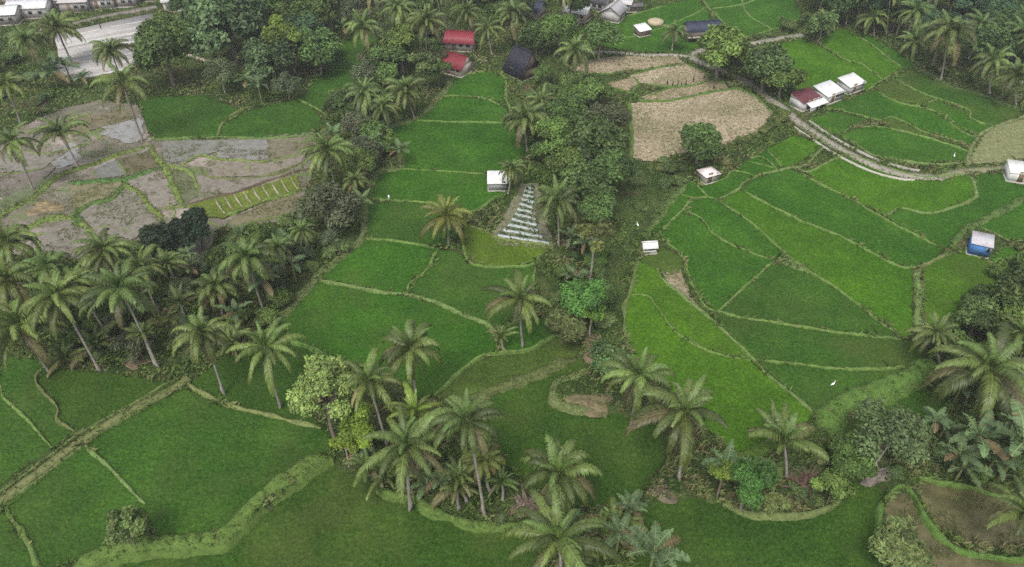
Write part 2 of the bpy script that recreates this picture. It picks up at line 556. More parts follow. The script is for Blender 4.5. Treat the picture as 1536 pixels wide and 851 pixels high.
# right hand fan of terraces
paddy('lime', [(943,444),(971,445),(984,462),(1002,488),(1020,505),(1047,521),(1086,535),(1125,542),(1150,565),(1190,595),(1222,622),(1180,652),(1110,684),(1085,665),(1060,640),(1000,590),(953,538),(940,512),(936,465)], 0, .1)
paddy('lime', [(956,392),(985,404),(1000,425),(1030,450),(1062,475),(1090,500),(1132,532),(1128,541),(1086,533),(1047,519),(1021,503),(1003,486),(984,460),(972,443),(944,442),(952,418)], 0, .4)
paddy('olive', [(958,392),(985,372),(1008,376),(1027,392),(1022,408),(1000,412),(975,402)], 0, .9)
paddy('mid', [(978,345),(1009,299),(1016,293),(1037,297),(1022,318),(1000,335),(988,349)], 0, .1)
paddy('mid', [(1018,291),(1029,273),(1042,275),(1064,296),(1037,297)], 0, .1)
paddy('mid', [(1046,276),(1062,272),(1086,270),(1100,258),(1134,264),(1112,278),(1109,284),(1077,300),(1063,297)], 0, .15)
paddy('mid', [(1100,257),(1120,243),(1140,236),(1166,255),(1135,265)], 0, .15)
paddy('mid', [(1122,242),(1148,225),(1170,250),(1166,254),(1141,236)], 0, .15)
paddy('bright', [(1150,224),(1192,203),(1232,218),(1212,236),(1188,250),(1172,250)], 0, .1)
paddy('mid', [(988,352),(1022,321),(1048,327),(1073,356),(1125,380),(1160,391),(1115,430),(1076,467),(1052,450),(1034,410),(1027,388),(1006,370)], 0, .12)
paddy('mid', [(1026,318),(1038,299),(1062,298),(1080,304),(1110,325),(1145,350),(1174,378),(1162,390),(1125,377),(1075,354),(1050,326)], 0, .1)
paddy('bright', [(1083,302),(1112,286),(1136,300),(1204,334),(1266,359),(1334,395),(1368,404),(1367,500),(1356,508),(1303,469),(1250,429),(1212,407),(1172,376),(1136,343)], 0, .15)
paddy('mid', [(1112,283),(1135,267),(1178,255),(1190,256),(1235,280),(1274,299),(1319,325),(1350,342),(1405,369),(1416,374),(1400,392),(1368,402),(1334,392),(1266,357),(1204,333),(1136,298)], 0, .12)
paddy('bright', [(1208,256),(1261,236),(1293,240),(1358,262),(1392,268),(1449,262),(1460,276),(1462,297),(1449,304),(1397,321),(1353,312),(1328,324),(1274,297),(1235,279)], 0, .15)
paddy('mid', [(1330,326),(1353,314),(1397,323),(1450,306),(1465,298),(1466,262),(1500,262),(1545,285),(1545,298),(1470,333),(1445,346),(1420,373),(1405,368),(1350,341)], 0, .15)
paddy('mid', [(1560,290),(1560,358),(1512,362),(1490,350),(1470,342),(1470,335),(1536,302)], 0, .15)
paddy('mid', [(1478,392),(1512,371),(1530,380),(1520,398),(1500,400)], 0, .2)
paddy('lime', [(1385,400),(1420,384),(1450,377),(1478,393),(1508,405),(1495,430),(1440,462),(1420,482),(1400,492),(1387,482)], 0, .5)
paddy('dark', [(1163,395),(1204,406),(1250,431),(1303,472),(1352,508),(1250,497),(1140,480),(1080,468),(1120,430)], 0, .3)
paddy('dark', [(1070,472),(1140,481),(1250,498),(1352,510),(1390,516),(1380,550),(1280,554),(1190,547),(1132,540),(1100,510)], 0, .7)
paddy('dark', [(1134,542),(1190,548),(1280,556),(1368,552),(1350,570),(1290,592),(1236,622),(1220,620),(1190,590)], 0, .45)
paddy('deep', [(1228,655),(1290,622),(1380,580),(1425,590),(1405,625),(1372,655),(1310,645),(1250,660)], -.6, .5)
# lower right
paddy('deep', [(962,760),(1000,748),(1050,750),(1130,772),(1200,774),(1250,757),(1272,722),(1312,728),(1332,740),(1318,765),(1322,800),(1330,900),(940,900),(950,820)], -.4, .3)
paddy('deep', [(1358,824),(1384,838),(1392,870),(1330,870)], -.4, .2)
# upper right
paddy('bright', [(1143,72),(1204,59),(1225,68),(1262,89),(1293,99),(1324,120),(1302,134),(1260,145),(1205,150),(1190,130),(1175,100)], 0, .1)
paddy('bright', [(1228,66),(1240,50),(1268,44),(1300,64),(1330,87),(1354,102),(1325,119),(1293,98),(1264,88)], 0, .1)
paddy('mid', [(1268,42),(1310,58),(1352,84),(1376,100),(1356,103),(1330,86),(1300,63)], 0, .2)
paddy('dark', [(1340,119),(1365,104),(1420,130),(1460,140),(1540,172),(1490,190),(1455,179),(1450,166),(1410,150),(1380,139)], 0, .85)
paddy('olive', [(1313,136),(1337,121),(1380,140),(1406,149),(1380,160),(1340,151)], 0, .6)
paddy('mid', [(1385,162),(1406,151),(1445,167),(1454,180),(1487,191),(1470,206),(1440,196),(1410,171)], 0, .4)
paddy('mid', [(1240,160),(1312,137),(1338,152),(1376,160),(1408,172),(1440,198),(1466,208),(1458,217),(1395,200),(1340,178),(1320,180),(1270,170)], 0, .3)
paddy('olive', [(1320,182),(1338,178),(1395,203),(1370,202),(1340,196)], .02, 1.0)
paddy('mid', [(1214,180),(1250,168),(1300,180),(1275,191),(1262,203),(1240,195)], 0, .2)
paddy('mid', [(1262,205),(1290,192),(1320,191),(1390,207),(1440,219),(1457,228),(1450,242),(1360,242),(1310,233),(1285,220)], 0, .2)
sheet("fallow_field", [(1450,247),(1482,195),(1545,176),(1545,242)], 0, M_STRAW, (.17,.185,.085), .3, .25, 0)
# beyond the road, far
paddy('mid', [(888,68),(895,45),(915,32),(960,20),(985,10),(1045,-2),(1062,15),(1067,45),(1055,66),(1030,80),(960,77)], 0, .2)
paddy('mid', [(1047,-4),(1090,-20),(1180,-20),(1196,12),(1204,28),(1160,48),(1120,56),(1098,52),(1085,36),(1064,14)], 0, .2)
# far left green terraces
paddy('dark', [(208,148),(300,144),(362,165),(335,184),(325,206),(240,210),(222,197)], 0, .25)
paddy('dark', [(330,206),(336,186),(380,165),(405,160),(450,145),(470,165),(484,186),(450,207),(400,207)], 0, .25)
paddy('dark', [(448,150),(470,125),(490,105),(532,108),(532,130),(510,147),(480,166)], 0, .2)
paddy('dark', [(492,103),(505,75),(520,54),(572,42),(562,70),(532,107)], 0, .2)

# harvested straw coloured fields
STRAWC = (.40, .34, .235)
for pl, cc in (([(856,107),(885,90),(920,85),(1012,83),(1026,95),(990,101),(960,105),(900,111)], (.37,.31,.215)),
               ([(943,113),(985,102),(1032,97),(1058,110),(1064,120),(1040,128),(1000,130),(960,125)], (.42,.36,.255)),
               ([(903,128),(950,116),(957,126),(940,138)], (.31,.25,.165)),
               ([(958,146),(1000,134),(1066,122),(1088,124),(1092,134),(1050,141),(1000,151),(965,151)], (.32,.265,.175)),
               ([(944,155),(1000,152),(1060,141),(1110,131),(1132,145),(1160,172),(1142,196),(1090,217),(1030,228),(975,242),(948,237)], STRAWC),
               ([(994,410),(1022,408),(1032,440),(1050,466),(1022,440),(1000,425)], (.25,.2,.14))):
    sheet("stubble_field", pl, 0, M_STUB, cc, .3, .07, 0, rows=False)

# muddy, flooded fields on the left
MUDC = (.155, .135, .105)
sheet("mud_field", [(0,330),(55,294),(90,264),(172,236),(230,212),(330,210),(470,200),(500,235),(470,255),(452,300),(430,330),(330,345),(300,395),(200,365),(120,390),(60,380),(0,385)], -.02, M_MUD, MUDC, .35, .22, 0, rows=False)
sheet("mud_field", [(-60,235),(0,205),(90,165),(150,150),(208,160),(228,212),(172,235),(90,262),(52,293),(0,328),(-60,350)], -.02, M_MUD, MUDC, .4, .2, 0, rows=False)
sheet("mud_field", [(1326,765),(1341,743),(1354,735),(1366,747),(1384,777),(1410,808),(1449,829),(1501,838),(1560,838),(1560,900),(1420,900),(1388,832),(1350,808),(1326,794)], -.3, M_SILT, (.13,.115,.055), .22, .1, 0, rows=False)
sheet("mud_field", [(1376,718),(1410,725),(1462,733),(1485,740),(1510,746),(1560,770),(1560,818),(1480,822),(1440,813),(1410,796),(1390,770),(1378,745)], -.3, M_SILT, (.125,.115,.052), .22, .1, 0, rows=False)
# standing water
def pool(px, z):
    poly = PP(px, z); L = smooth_line(np.vstack([poly, poly[:1]]), .4)[:-1]; cc = L.mean(0); L = cc + (L - cc) * (.7 + .65 * fbm(L[:, 0], L[:, 1], 2.2, 8))[:, None]; L[:, 2] = z
    c = L.mean(0); V = np.vstack([L, c]); n = len(L)
    mb = MB(); mb.add(V, [np.array([(i, (i + 1) % n, n) for i in range(n)])])
    tag(mb.build("water", M_WATER), kind="structure")
pool([(150,188),(178,174),(205,167),(213,206),(190,212),(168,210),(158,204)], .1)
pool([(66,232),(104,214),(122,238),(88,252)], .07)

# ------------------------------------------------------------------ bunds
PALE = (.145, .23, .058); GREY = (.155, .23, .072); DRY = (.18, .215, .075); LUSH = (.105, .19, .042)
def B(px, w=.55, h=.3, c=PALE, **k): return bund(px, w, h, color=c, **k)
# middle column
B([(662,145),(700,145),(732,150),(750,158)], .5)
B([(620,181),(660,183),(700,184),(775,185)], .6)
B([(735,108),(757,117),(760,150),(775,183)], .7)
B([(680,116),(660,145),(625,178),(584,192),(587,216),(600,237),(598,252),(570,258),(556,276),(548,306),(541,358),(505,390),(472,420),(414,486)], 1.5, .35, (.13,.17,.06))
B([(680,116),(727,107),(736,108)], .9, .3, DRY)
B([(575,256),(600,254),(728,261)], .4, .25)
B([(556,298),(594,302),(641,305),(692,322)], .5)
B([(541,358),(604,364),(657,373)], .7, .4)
B([(657,373),(640,405),(616,425),(610,442)], .65, .35)
B([(474,420),(560,437),(612,443),(655,455),(700,475),(735,491),(748,524)], .9, .42, GREY)
B([(757,290),(714,316),(692,322),(690,345),(668,370)], 1.1, .5, LUSH)
B([(692,352),(702,392),(735,401),(797,398),(812,380)], .7, .4)
B([(697,340),(722,344),(748,358),(790,364),(830,368)], .7, .3, DRY)
B([(803,400),(800,430),(795,470),(750,493)], .8, .35)
B([(650,597),(657,588),(714,540),(752,529),(790,526),(838,500)], .7, .35)
B([(690,606),(760,580),(862,537)], 1.5, .5, (.12,.15,.05), level=-.4, skirt=.6)
B([(895,545),(872,562),(838,572),(829,592),(847,609),(910,621)], 1.2, .4, (.15,.19,.07), level=-.2, skirt=.8)
B([(427,503),(460,522),(500,538)], 1.2, .5, LUSH)
# lower left
B([(66,545),(56,577),(87,612),(88,632),(118,651)], .75, .45, (.14,.17,.06))
B([(0,578),(9,600),(44,633),(77,672)], .5, .3)
B([(275,572),(330,604),(400,623),(482,642)], .75, .4, DRY)
B([(122,663),(170,708),(218,757)], .6, .35, GREY)
B([(4,757),(40,812),(62,860)], .8, .35, (.12,.19,.05))
B([(496,684),(470,697),(418,730),(382,762),(352,793),(318,812),(250,818),(190,826),(150,838),(100,862)], 2.5, .9, (.115,.185,.042), level=-.25, skirt=.9, dens=12)
B([(560,733),(620,750),(650,768),(730,790),(800,784),(840,796)], 1.2, .55, (.115,.185,.042), level=-.5, skirt=.7)
# right fan
B([(957,388),(944,442),(936,465),(940,512),(953,538)], .9, .35, (.13,.18,.055))
B([(943,443),(971,444),(984,461),(1003,487),(1021,504),(1047,520),(1086,534),(1128,541)], .5, .3)
B([(985,403),(1000,425),(1030,450),(1062,475),(1092,503),(1130,540),(1160,570),(1190,594),(1222,621)], .65, .35, GREY)
B([(984,364),(1006,370),(1026,390),(1032,412),(1050,450),(1075,468),(1140,481),(1250,498),(1352,510)], .6, .32)
B([(1132,540),(1190,547),(1280,555),(1370,552)], .6, .35)
B([(958,378),(976,345),(1009,298),(1018,290),(1029,272)], 1.5, .3, (.11,.17,.05))
B([(988,350),(1021,319),(1037,297)], .6, .3)
B([(1018,291),(1037,297),(1063,297),(1077,300)], .45)
B([(1042,275),(1063,297)], .45)
B([(1077,300),(1109,284),(1112,278),(1134,265),(1178,254),(1208,248),(1234,222)], .8, .35, GREY)
B([(1046,277),(1086,270),(1100,257),(1134,264)], .4)
B([(1121,242),(1141,236),(1167,255)], .4)
B([(1121,242),(1166,254)], .4)
B([(1149,224),(1172,250)], .4)
B([(1026,319),(1049,326),(1074,355),(1125,379),(1162,391)], .5)
B([(1162,391),(1118,430),(1077,468)], .5)
B([(1080,302),(1136,343),(1173,377),(1212,407),(1250,430),(1303,470),(1355,509)], .55, .32)
B([(1168,390),(1190,396),(1215,410)], 2.6, .2, GREY)
B([(1112,284),(1136,299),(1204,333),(1266,358),(1334,394),(1368,403),(1402,390),(1422,378)], .6, .3)
B([(1190,254),(1235,280),(1274,298),(1319,325),(1350,342),(1405,369)], .55, .32)
B([(1319,325),(1332,322),(1346,312)], .9, .4, GREY)
B([(1353,312),(1397,321),(1449,304),(1463,296),(1461,277),(1450,261)], .8, .4, GREY)
B([(1541,296),(1500,318),(1470,334),(1446,348),(1428,374)], 1.3, .5, (.10,.165,.045))
B([(1190,250),(1215,258),(1261,235),(1293,239),(1358,261),(1392,267),(1449,262)], .7, .35, GREY)
B([(1376,402),(1376,450),(1376,500)], 1.5, .5, GREY)
B([(1372,402),(1400,393),(1428,380)], .9, .4, DRY)
B([(1450,377),(1480,392),(1510,405)], .5, .3, DRY)
B([(1470,341),(1490,350),(1514,362)], .5, .3, DRY)
B([(1222,640),(1262,614),(1300,595),(1345,577),(1385,556),(1405,545)], 3.6, 1.2, (.105,.19,.04), level=-.2, skirt=.8, dens=14)
B([(1105,688),(1150,672),(1222,638)], 2.2, .5, (.10,.17,.030), level=-.1)
# lower right
B([(1272,720),(1262,742),(1248,757),(1200,773),(1130,771),(1085,755)], 1.1, .35, (.15,.19,.065), level=-.1, skirt=.7)
B([(1320,800),(1318,766),(1335,742),(1354,731),(1372,748),(1386,777),(1412,808),(1449,828),(1500,838),(1560,840)], .85, .45, LUSH, level=-.1)
B([(1352,729),(1376,717),(1410,725),(1462,733),(1485,741),(1520,748)], .7, .4, (.12,.2,.045), level=-.1)
B([(1440,812),(1480,823),(1560,820)], .7, .35, DRY, level=-.1)
B([(1330,800),(1358,822),(1384,838),(1396,870)], .7, .35, PALE, level=-.1)
# upper right
B([(1228,66),(1264,88),(1293,98),(1325,120)], .5, .3)
B([(1268,43),(1302,64),(1330,86),(1356,104)], .5, .3)
B([(1300,136),(1325,120),(1340,112),(1362,104)], .8, .3)
B([(1338,120),(1380,139),(1410,150),(1452,166),(1457,179),(1488,191)], .6, .3)
B([(1313,136),(1338,151),(1376,160),(1406,149)], .5, .3)
B([(1376,160),(1408,171),(1440,197),(1468,208)], .6, .3)
B([(1240,161),(1270,169),(1320,180),(1340,177),(1395,202),(1457,218)], .5, .3)
B([(1300,181),(1276,191),(1262,203)], .5, .3)
B([(1290,192),(1320,191),(1390,207),(1457,229)], .6, .3)
B([(1256,200),(1290,222),(1312,234),(1360,243),(1412,247),(1448,243)], .9, .3, GREY)
B([(1545,173),(1486,193),(1466,208),(1448,244)], 1.0, .3, (.17,.21,.085))
B([(1376,101),(1420,128),(1460,139),(1545,171)], 1.4, .4, (.09,.14,.045))
B([(1160,45),(1200,30)], .8, .3)
for pl in ([(895,62),(950,55),(1000,40),(1045,20),(1062,10)], [(1048,-3),(1064,14),(1086,36),(1098,51)], [(1110,-15),(1120,20),(1160,46)],
           [(1064,14),(1110,8),(1150,-5)], [(888,68),(895,45),(915,32),(960,20),(1000,8)], [(1098,51),(1120,56),(1204,30)]):
    B(pl, .55, .3)
# around the stubble fields
for pl, w in (([(856,109),(900,112),(960,106),(990,101),(1028,96)], .9), ([(943,114),(985,103)], .5), ([(903,128),(940,139),(958,146),(962,152),(1000,152),(1050,142),(1092,135),(1110,131)], 1.1),
              ([(950,116),(958,126),(945,140)], .8), ([(960,125),(1000,131),(1040,129),(1066,121)], .6), ([(970,146),(1000,134),(1020,130)], .5),
              ([(1026,95),(1058,110),(1092,128),(1130,143),(1162,172)], .9), ([(944,150),(947,200),(948,240)], 1.0)):
    B(pl, w, .3, LUSH)
# far left green terraces
B([(222,205),(245,210),(325,207),(400,208),(470,203),(495,190)], .9, .4, (.13,.2,.06))
B([(325,206),(336,185),(362,166),(385,160)], .7, .4, DRY)
B([(447,149),(480,167),(490,175)], .5, .3)
B([(490,104),(532,108)], .5, .3)
# mud field bunds
MB1 = (.175, .235, .065)
for pl, w, c in (([(-40,350),(0,327),(55,293),(89,264),(130,250),(172,235),(227,217)], .9, MB1),
              ([(104,275),(140,274),(190,269),(240,252)], 1.2, (.10,.19,.055)), ([(227,220),(236,240),(250,255),(262,285),(279,312)], 1.1, MB1),
              ([(279,308),(320,297),(350,291),(399,273),(463,253)], .5, (.13,.1,.065)), ([(243,246),(266,252),(287,262),(300,289)], .8, MB1),
              ([(266,252),(300,235),(323,240),(357,241),(399,243),(480,226)], .6, MB1), ([(300,252),(318,268),(399,265),(458,243)], .5, (.15,.17,.06)),
              ([(183,276),(209,292),(226,312),(245,332)], .9, MB1), ([(175,238),(190,264)], .5, MB1), ([(137,256),(150,268)], .4, MB1),
              ([(235,314),(277,310)], .5, DRY), ([(117,345),(117,322),(135,308),(167,299),(190,276)], 1.2, (.10,.17,.045)),
              ([(112,325),(128,342),(140,356)], .9, MB1), ([(0,355),(40,345),(70,330),(112,326)], 1.2, MB1),
              ([(330,328),(400,301),(452,287)], .9, MB1), ([(60,380),(55,360),(40,346)], .8, MB1), ([(340,345),(400,330),(450,318)], .5, DRY)):
    B(pl, w * 1.35, .35, c)
# yellow seed bed with its pale drills
sheet("seed_bed", [(282,309),(320,299),(350,293),(399,277),(444,262),(450,285),(400,300),(335,326),(300,324)], .24, M_RICE, (.135,.175,.03), .25, .1, .2)
for k in range(9):
    t = k / 8
    a = np.array((322, 300)) * (1 - t) + np.array((436, 267)) * t; b = np.array((337, 321)) * (1 - t) + np.array((447, 285)) * t
    bund([tuple(a), tuple(b)], .42, .26, .24, (.30, .27, .20), dens=0, name="seed_drill", mat=M_EARTH)

# ------------------------------------------------------------------ paths and the road
ribbon("path", [(282,566),(250,588),(200,613),(130,654),(70,698),(10,743),(-40,782)], 1.0, .34, M_EARTH, (.155,.17,.07))
bund([(270,566),(205,604),(126,650),(70,690),(8,737),(-40,772)], .5, .5, 0, (.15,.205,.065), dens=16)
bund([(286,572),(210,616),(140,658),(74,708),(16,750),(-40,790)], .5, .45, 0, (.15,.205,.065), dens=16)
ribbon("road", [(1412,266),(1360,262),(1315,249),(1272,229),(1236,208),(1200,184),(1165,154),(1112,118),(1062,98),(1038,84),(1062,73),(1112,68),(1160,59),(1204,52)], 2.0, .16, M_CONC, (.27,.25,.21), .35)
ribbon("kerb", [(1380,255),(1362,252),(1318,239),(1280,221),(1246,202),(1214,180)], .2, .3, M_CONC, (.36,.35,.31), .5)
ribbon("kerb", [(1372,269),(1350,267),(1310,257),(1264,236),(1228,214),(1192,190)], .22, .32, M_CONC, (.40,.38,.33), .6)
ribbon("path", [(882,78),(920,78),(968,82),(1012,82),(1038,85)], 1.2, .2, M_CONC, (.34,.32,.28), .3)
ribbon("path", [(1405,266),(1450,256),(1540,250)], 1.7, .15, M_EARTH, (.2,.205,.12))
ribbon("path", [(275,80),(310,90),(345,97),(380,106)], 1.2, .2, M_EARTH, (.40,.34,.29))
ribbon("path", [(535,40),(570,42)], 1.2, .2, M_EARTH, (.42,.36,.27))

ribbon("road", [(60,44),(100,38),(160,24),(235,10)], 3.0, .12, M_EARTH, (.20,.18,.16), .3)
# each little mud plot its own wetness and tone
for pl, c in (([(176,239),(227,227),(242,247),(238,252),(192,262)], (.15,.125,.07)), ([(139,256),(172,241),(187,262),(150,267)], (.20,.195,.18)),
              ([(244,214),(290,211),(330,212),(324,227),(300,234),(268,247),(246,238)], (.24,.23,.205)), ([(332,211),(400,210),(402,240),(357,239),(326,236)], (.27,.25,.235)),
              ([(402,210),(470,205),(478,224),(440,238),(404,241)], (.21,.18,.12)),
              ([(316,242),(357,243),(399,246),(455,231),(452,243),(399,262),(322,264)], (.27,.225,.18)), ([(264,256),(287,265),(299,290),(279,304),(266,282)], (.145,.155,.075)),
              ([(304,288),(350,289),(399,271),(445,258),(399,267),(322,270),(290,262)], (.26,.22,.185)),
              ([(192,271),(240,256),(256,284),(274,304),(237,312),(212,290)], (.28,.24,.205)), ([(121,322),(138,309),(170,300),(186,281),(208,293),(225,314),(240,332),(200,358),(150,348)], (.25,.22,.18)),
              ([(-40,330),(0,300),(40,278),(84,262),(54,291),(0,325),(-40,346)], (.13,.16,.06)), ([(62,350),(110,330),(128,346),(150,362),(110,385),(66,375)], (.25,.215,.18)),
              ([(106,279),(140,277),(183,274),(165,296),(132,305),(112,318)], (.24,.21,.115)), ([(340,332),(400,306),(450,292),(446,316),(400,326),(344,343)], (.21,.18,.10)),
              ([(0,222),(60,232),(100,226),(60,254),(0,258)], (.25,.22,.185)), ([(100,182),(150,172),(205,162),(208,176),(150,190),(110,205)], (.19,.155,.085)), ([(5,262),(60,258),(86,248),(50,285),(0,296)], (.20,.165,.135))):
    sheet("mud_field", pl, .13, M_WETMUD, tuple(np.array(c) * (.74, .77, .74)), .35, .07, 0, rows=False)
# smaller bunds and weedy edges inside the muddy fields
for pl, w in (([(20,222),(60,232),(95,226),(140,215)], .35), ([(0,262),(40,258),(75,250)], .35), ([(100,180),(130,196),(160,214)], .4), ([(196,250),(200,262),(190,269)], .35), ([(330,250),(350,262),(345,280)], .35),
              ([(360,240),(375,252),(372,266)], .3), ([(415,242),(425,256),(420,268)], .3), ([(250,300),(262,318),(258,338)], .35), ([(130,345),(165,340),(205,352)], .4), ([(20,345),(50,352),(100,352)], .4), ([(270,335),(300,332),(330,340)], .35), ([(30,200),(70,190),(110,178),(150,170)], .6)):
    B(pl, w * 1.3, .22, MB1)

# ------------------------------------------------------------------ plant kinds (unit size meshes, shared by their copies)
def nrm(v):
    return v / (np.linalg.norm(v) + 1e-9)


def frond(mb, r, az, e0, droop, L, col, nl=24, lw=.30, width=.030, hang=.55, twist=0.0):
    """one pinnate frond: a curved midrib with two rows of hanging leaflets"""
    n = 9
    pts = [np.array((0, 0, 0.0))]; e = e0; d = []
    for k in range(n):
        dr = np.array((cos(az) * cos(e), sin(az) * cos(e), sin(e)))
        d.append(dr); pts.append(pts[-1] + dr * L / n)
        e = max(e - droop / n * (0.45 + 1.2 * k / n), -1.5)
    pts = np.array(pts)
    side = np.array((-sin(az), cos(az), 0))
    rib = np.array(col) * (1.9, 1.65, 1.5)
    V = []
    for k in range(n + 1):
        w = .017 * (1 - .85 * k / n)
        V += [pts[k] - side * w, pts[k] + side * w]
    mb.add(V, [np.array([(2 * k, 2 * k + 1, 2 * k + 3, 2 * k + 2) for k in range(n)])], rib)
    Vs = []; Q = []; T = []; C = []; m = 0
    for k in range(nl):
        t = .10 + .90 * (k + .5) / nl
        f = t * n; i = min(int(f), n - 1)
        p = pts[i] * (1 - (f - i)) + pts[i + 1] * (f - i)
        dr = d[i]; upv = np.cross(dr, side)
        if upv[2] < 0: upv = -upv
        ll = lw * L * (.35 + 1.15 * min(1, t * 3) * (1 - t) ** .55) * (.85 + .3 * r.random())
        for s in (-1, 1):
            fwd = .45 + .75 * t
            q = nrm(side * s + dr * fwd + upv * (.30 - .1 * r.random()) + side * twist)
            q2 = nrm(q + np.array((0, 0, -1)) * (hang * (.7 + .7 * r.random())))
            q3 = nrm(q2 + np.array((0, 0, -1)) * hang * 1.1)
            w = width * L * (.8 + .4 * r.random()) * .5
            a = p; b = p + q * ll * .4; c2 = b + q2 * ll * .35; e2 = c2 + q3 * ll * .3
            Vs += [a - dr * w * .5, a + dr * w * .5, b - dr * w, b + dr * w, c2 - dr * w * .8, c2 + dr * w * .8, e2]
            Q += [(m, m + 1, m + 3, m + 2), (m + 2, m + 3, m + 5, m + 4)]; T.append((m + 4, m + 5, m + 6)); m += 7
            cc = np.array(col) * (.7 + .6 * r.random())
            C += [cc] * 7
    mb.add(Vs, [np.array(Q), np.array(T)], np.array(C))


def palm_crown(seed, n=18, old=.12, young=False, sparse=False):
    r = np.random.default_rng(seed); mb = MB()
    az0 = r.random() * 6.28; dr0 = 62 + 50 * r.random(); low = 78 + 34 * r.random(); lwid = .145 + .06 * r.random(); hg = .6 + .8 * r.random(); lj = .15 + .25 * r.random()
    for k in range(n):
        f = k / (n - 1)                    # 0 the youngest spear, 1 the oldest leaf
        az = az0 + k * 2.39996 + (r.random() - .5) * .55
        e0 = radians(84 - low * f ** .85 + r.normal() * 9)
        droop = radians((45 if f < .15 else dr0) + 45 * r.random())
        if young:
            e0 = radians(84 - 60 * f + r.normal() * 6); droop = radians(55 + 35 * r.random())
        L = (1.10 - .42 * (1 - f) ** 2.5) * (1 - lj + 1.4 * lj * r.random())
        g = r.random()
        col = np.array((.100, .142, .036)) * (.5 + .95 * g)
        if f > .55: col = col * (1.06, 1.0, .97)
        if f > 1 - old:
            col = np.array((.155, .145, .06)) * (.7 + .6 * r.random())
        if f < .2: col = np.array((.105, .165, .04))
        frond(mb, r, az, e0, droop, L, col, 21 if sparse else 34, lwid + .04 * r.random(), .031, hg + .9 * r.random(), (r.random() - .5) * .7)
    return mb.mesh("palm_crown", M_PALM)


def palm_skirt(seed):
    r = np.random.default_rng(seed); mb = MB()
    for k in range(5):
        frond(mb, r, r.random() * 6.28, radians(-35 - 25 * r.random()), radians(50), .62 + .25 * r.random(), np.array((.125, .10, .065)) * (.6 + .6 * r.random()), 14, .15, .03, .9)
    return mb.mesh("dead_fronds", M_PALM)


def coconut_mesh(seed):
    r = np.random.default_rng(seed); mb = MB()
    for k in range(9):
        a = r.random() * 6.28; c = np.array((cos(a) * .10, sin(a) * .10, -.06 - .10 * r.random()))
        V = [c + np.array((0, 0, .042))]; ns = 6
        for z, q in ((.024, .034), (-.012, .036), (-.036, .02)):
            V += [c + np.array((q * cos(6.283 * i / ns), q * sin(6.283 * i / ns), z)) for i in range(ns)]
        V.append(c + np.array((0, 0, -.045)))
        Q = [(1 + j * ns + i, 1 + j * ns + (i + 1) % ns, 1 + (j + 1) * ns + (i + 1) % ns, 1 + (j + 1) * ns + i) for j in range(2) for i in range(ns)]
        T = [(0, 1 + (i + 1) % ns, 1 + i) for i in range(ns)] + [(1 + 3 * ns, 1 + 2 * ns + i, 1 + 2 * ns + (i + 1) % ns) for i in range(ns)]
        mb.add(V, [np.array(Q), np.array(T)], np.array((.20, .13, .045)) if k % 3 else np.array((.12, .16, .04)))
    tube(mb, [(0, 0, .02), (.06, .02, 0), (.10, .03, -.10)], [.012, .01, .006], 5, (.2, .17, .06))
    return mb.mesh("coconut_bunch", M_BARK)


def palm_trunk(seed):
    r = np.random.default_rng(seed); mb = MB(); n = 14
    cx, cy = r.normal() * .06, r.normal() * .05
    pts = [(cx * 4 * t * (1 - t), cy * 4 * t * (1 - t), t) for t in np.linspace(0, 1, n)]
    rad = [.26 if i == 0 else (.19 if i == 1 else .155 - .045 * i / n + (.008 if i % 2 else 0)) for i in range(n)]
    c = np.repeat([np.array((.30, .275, .235)) * (.8 + .35 * r.random()) for i in range(n)], 8, axis=0)
    tube(mb, pts, rad, 8, c)
    return mb.mesh("palm_trunk", M_BARK, True)


PALM_C = [palm_crown(s, (19, 25, 28, 21, 32, 24, 17, 27, 22, 30, 20, 26)[s], (.1, .14, .0, .2, .0, .08, .12, .0, .06, .1, 0, .05)[s]) for s in range(12)]
PALM_Y = [palm_crown(40 + s, 15, .1, True) for s in range(3)]
PALM_D = [palm_skirt(60 + s) for s in range(3)]
PALM_N = [coconut_mesh(70 + s) for s in range(2)]
PALM_T = [palm_trunk(80 + s) for s in range(5)]


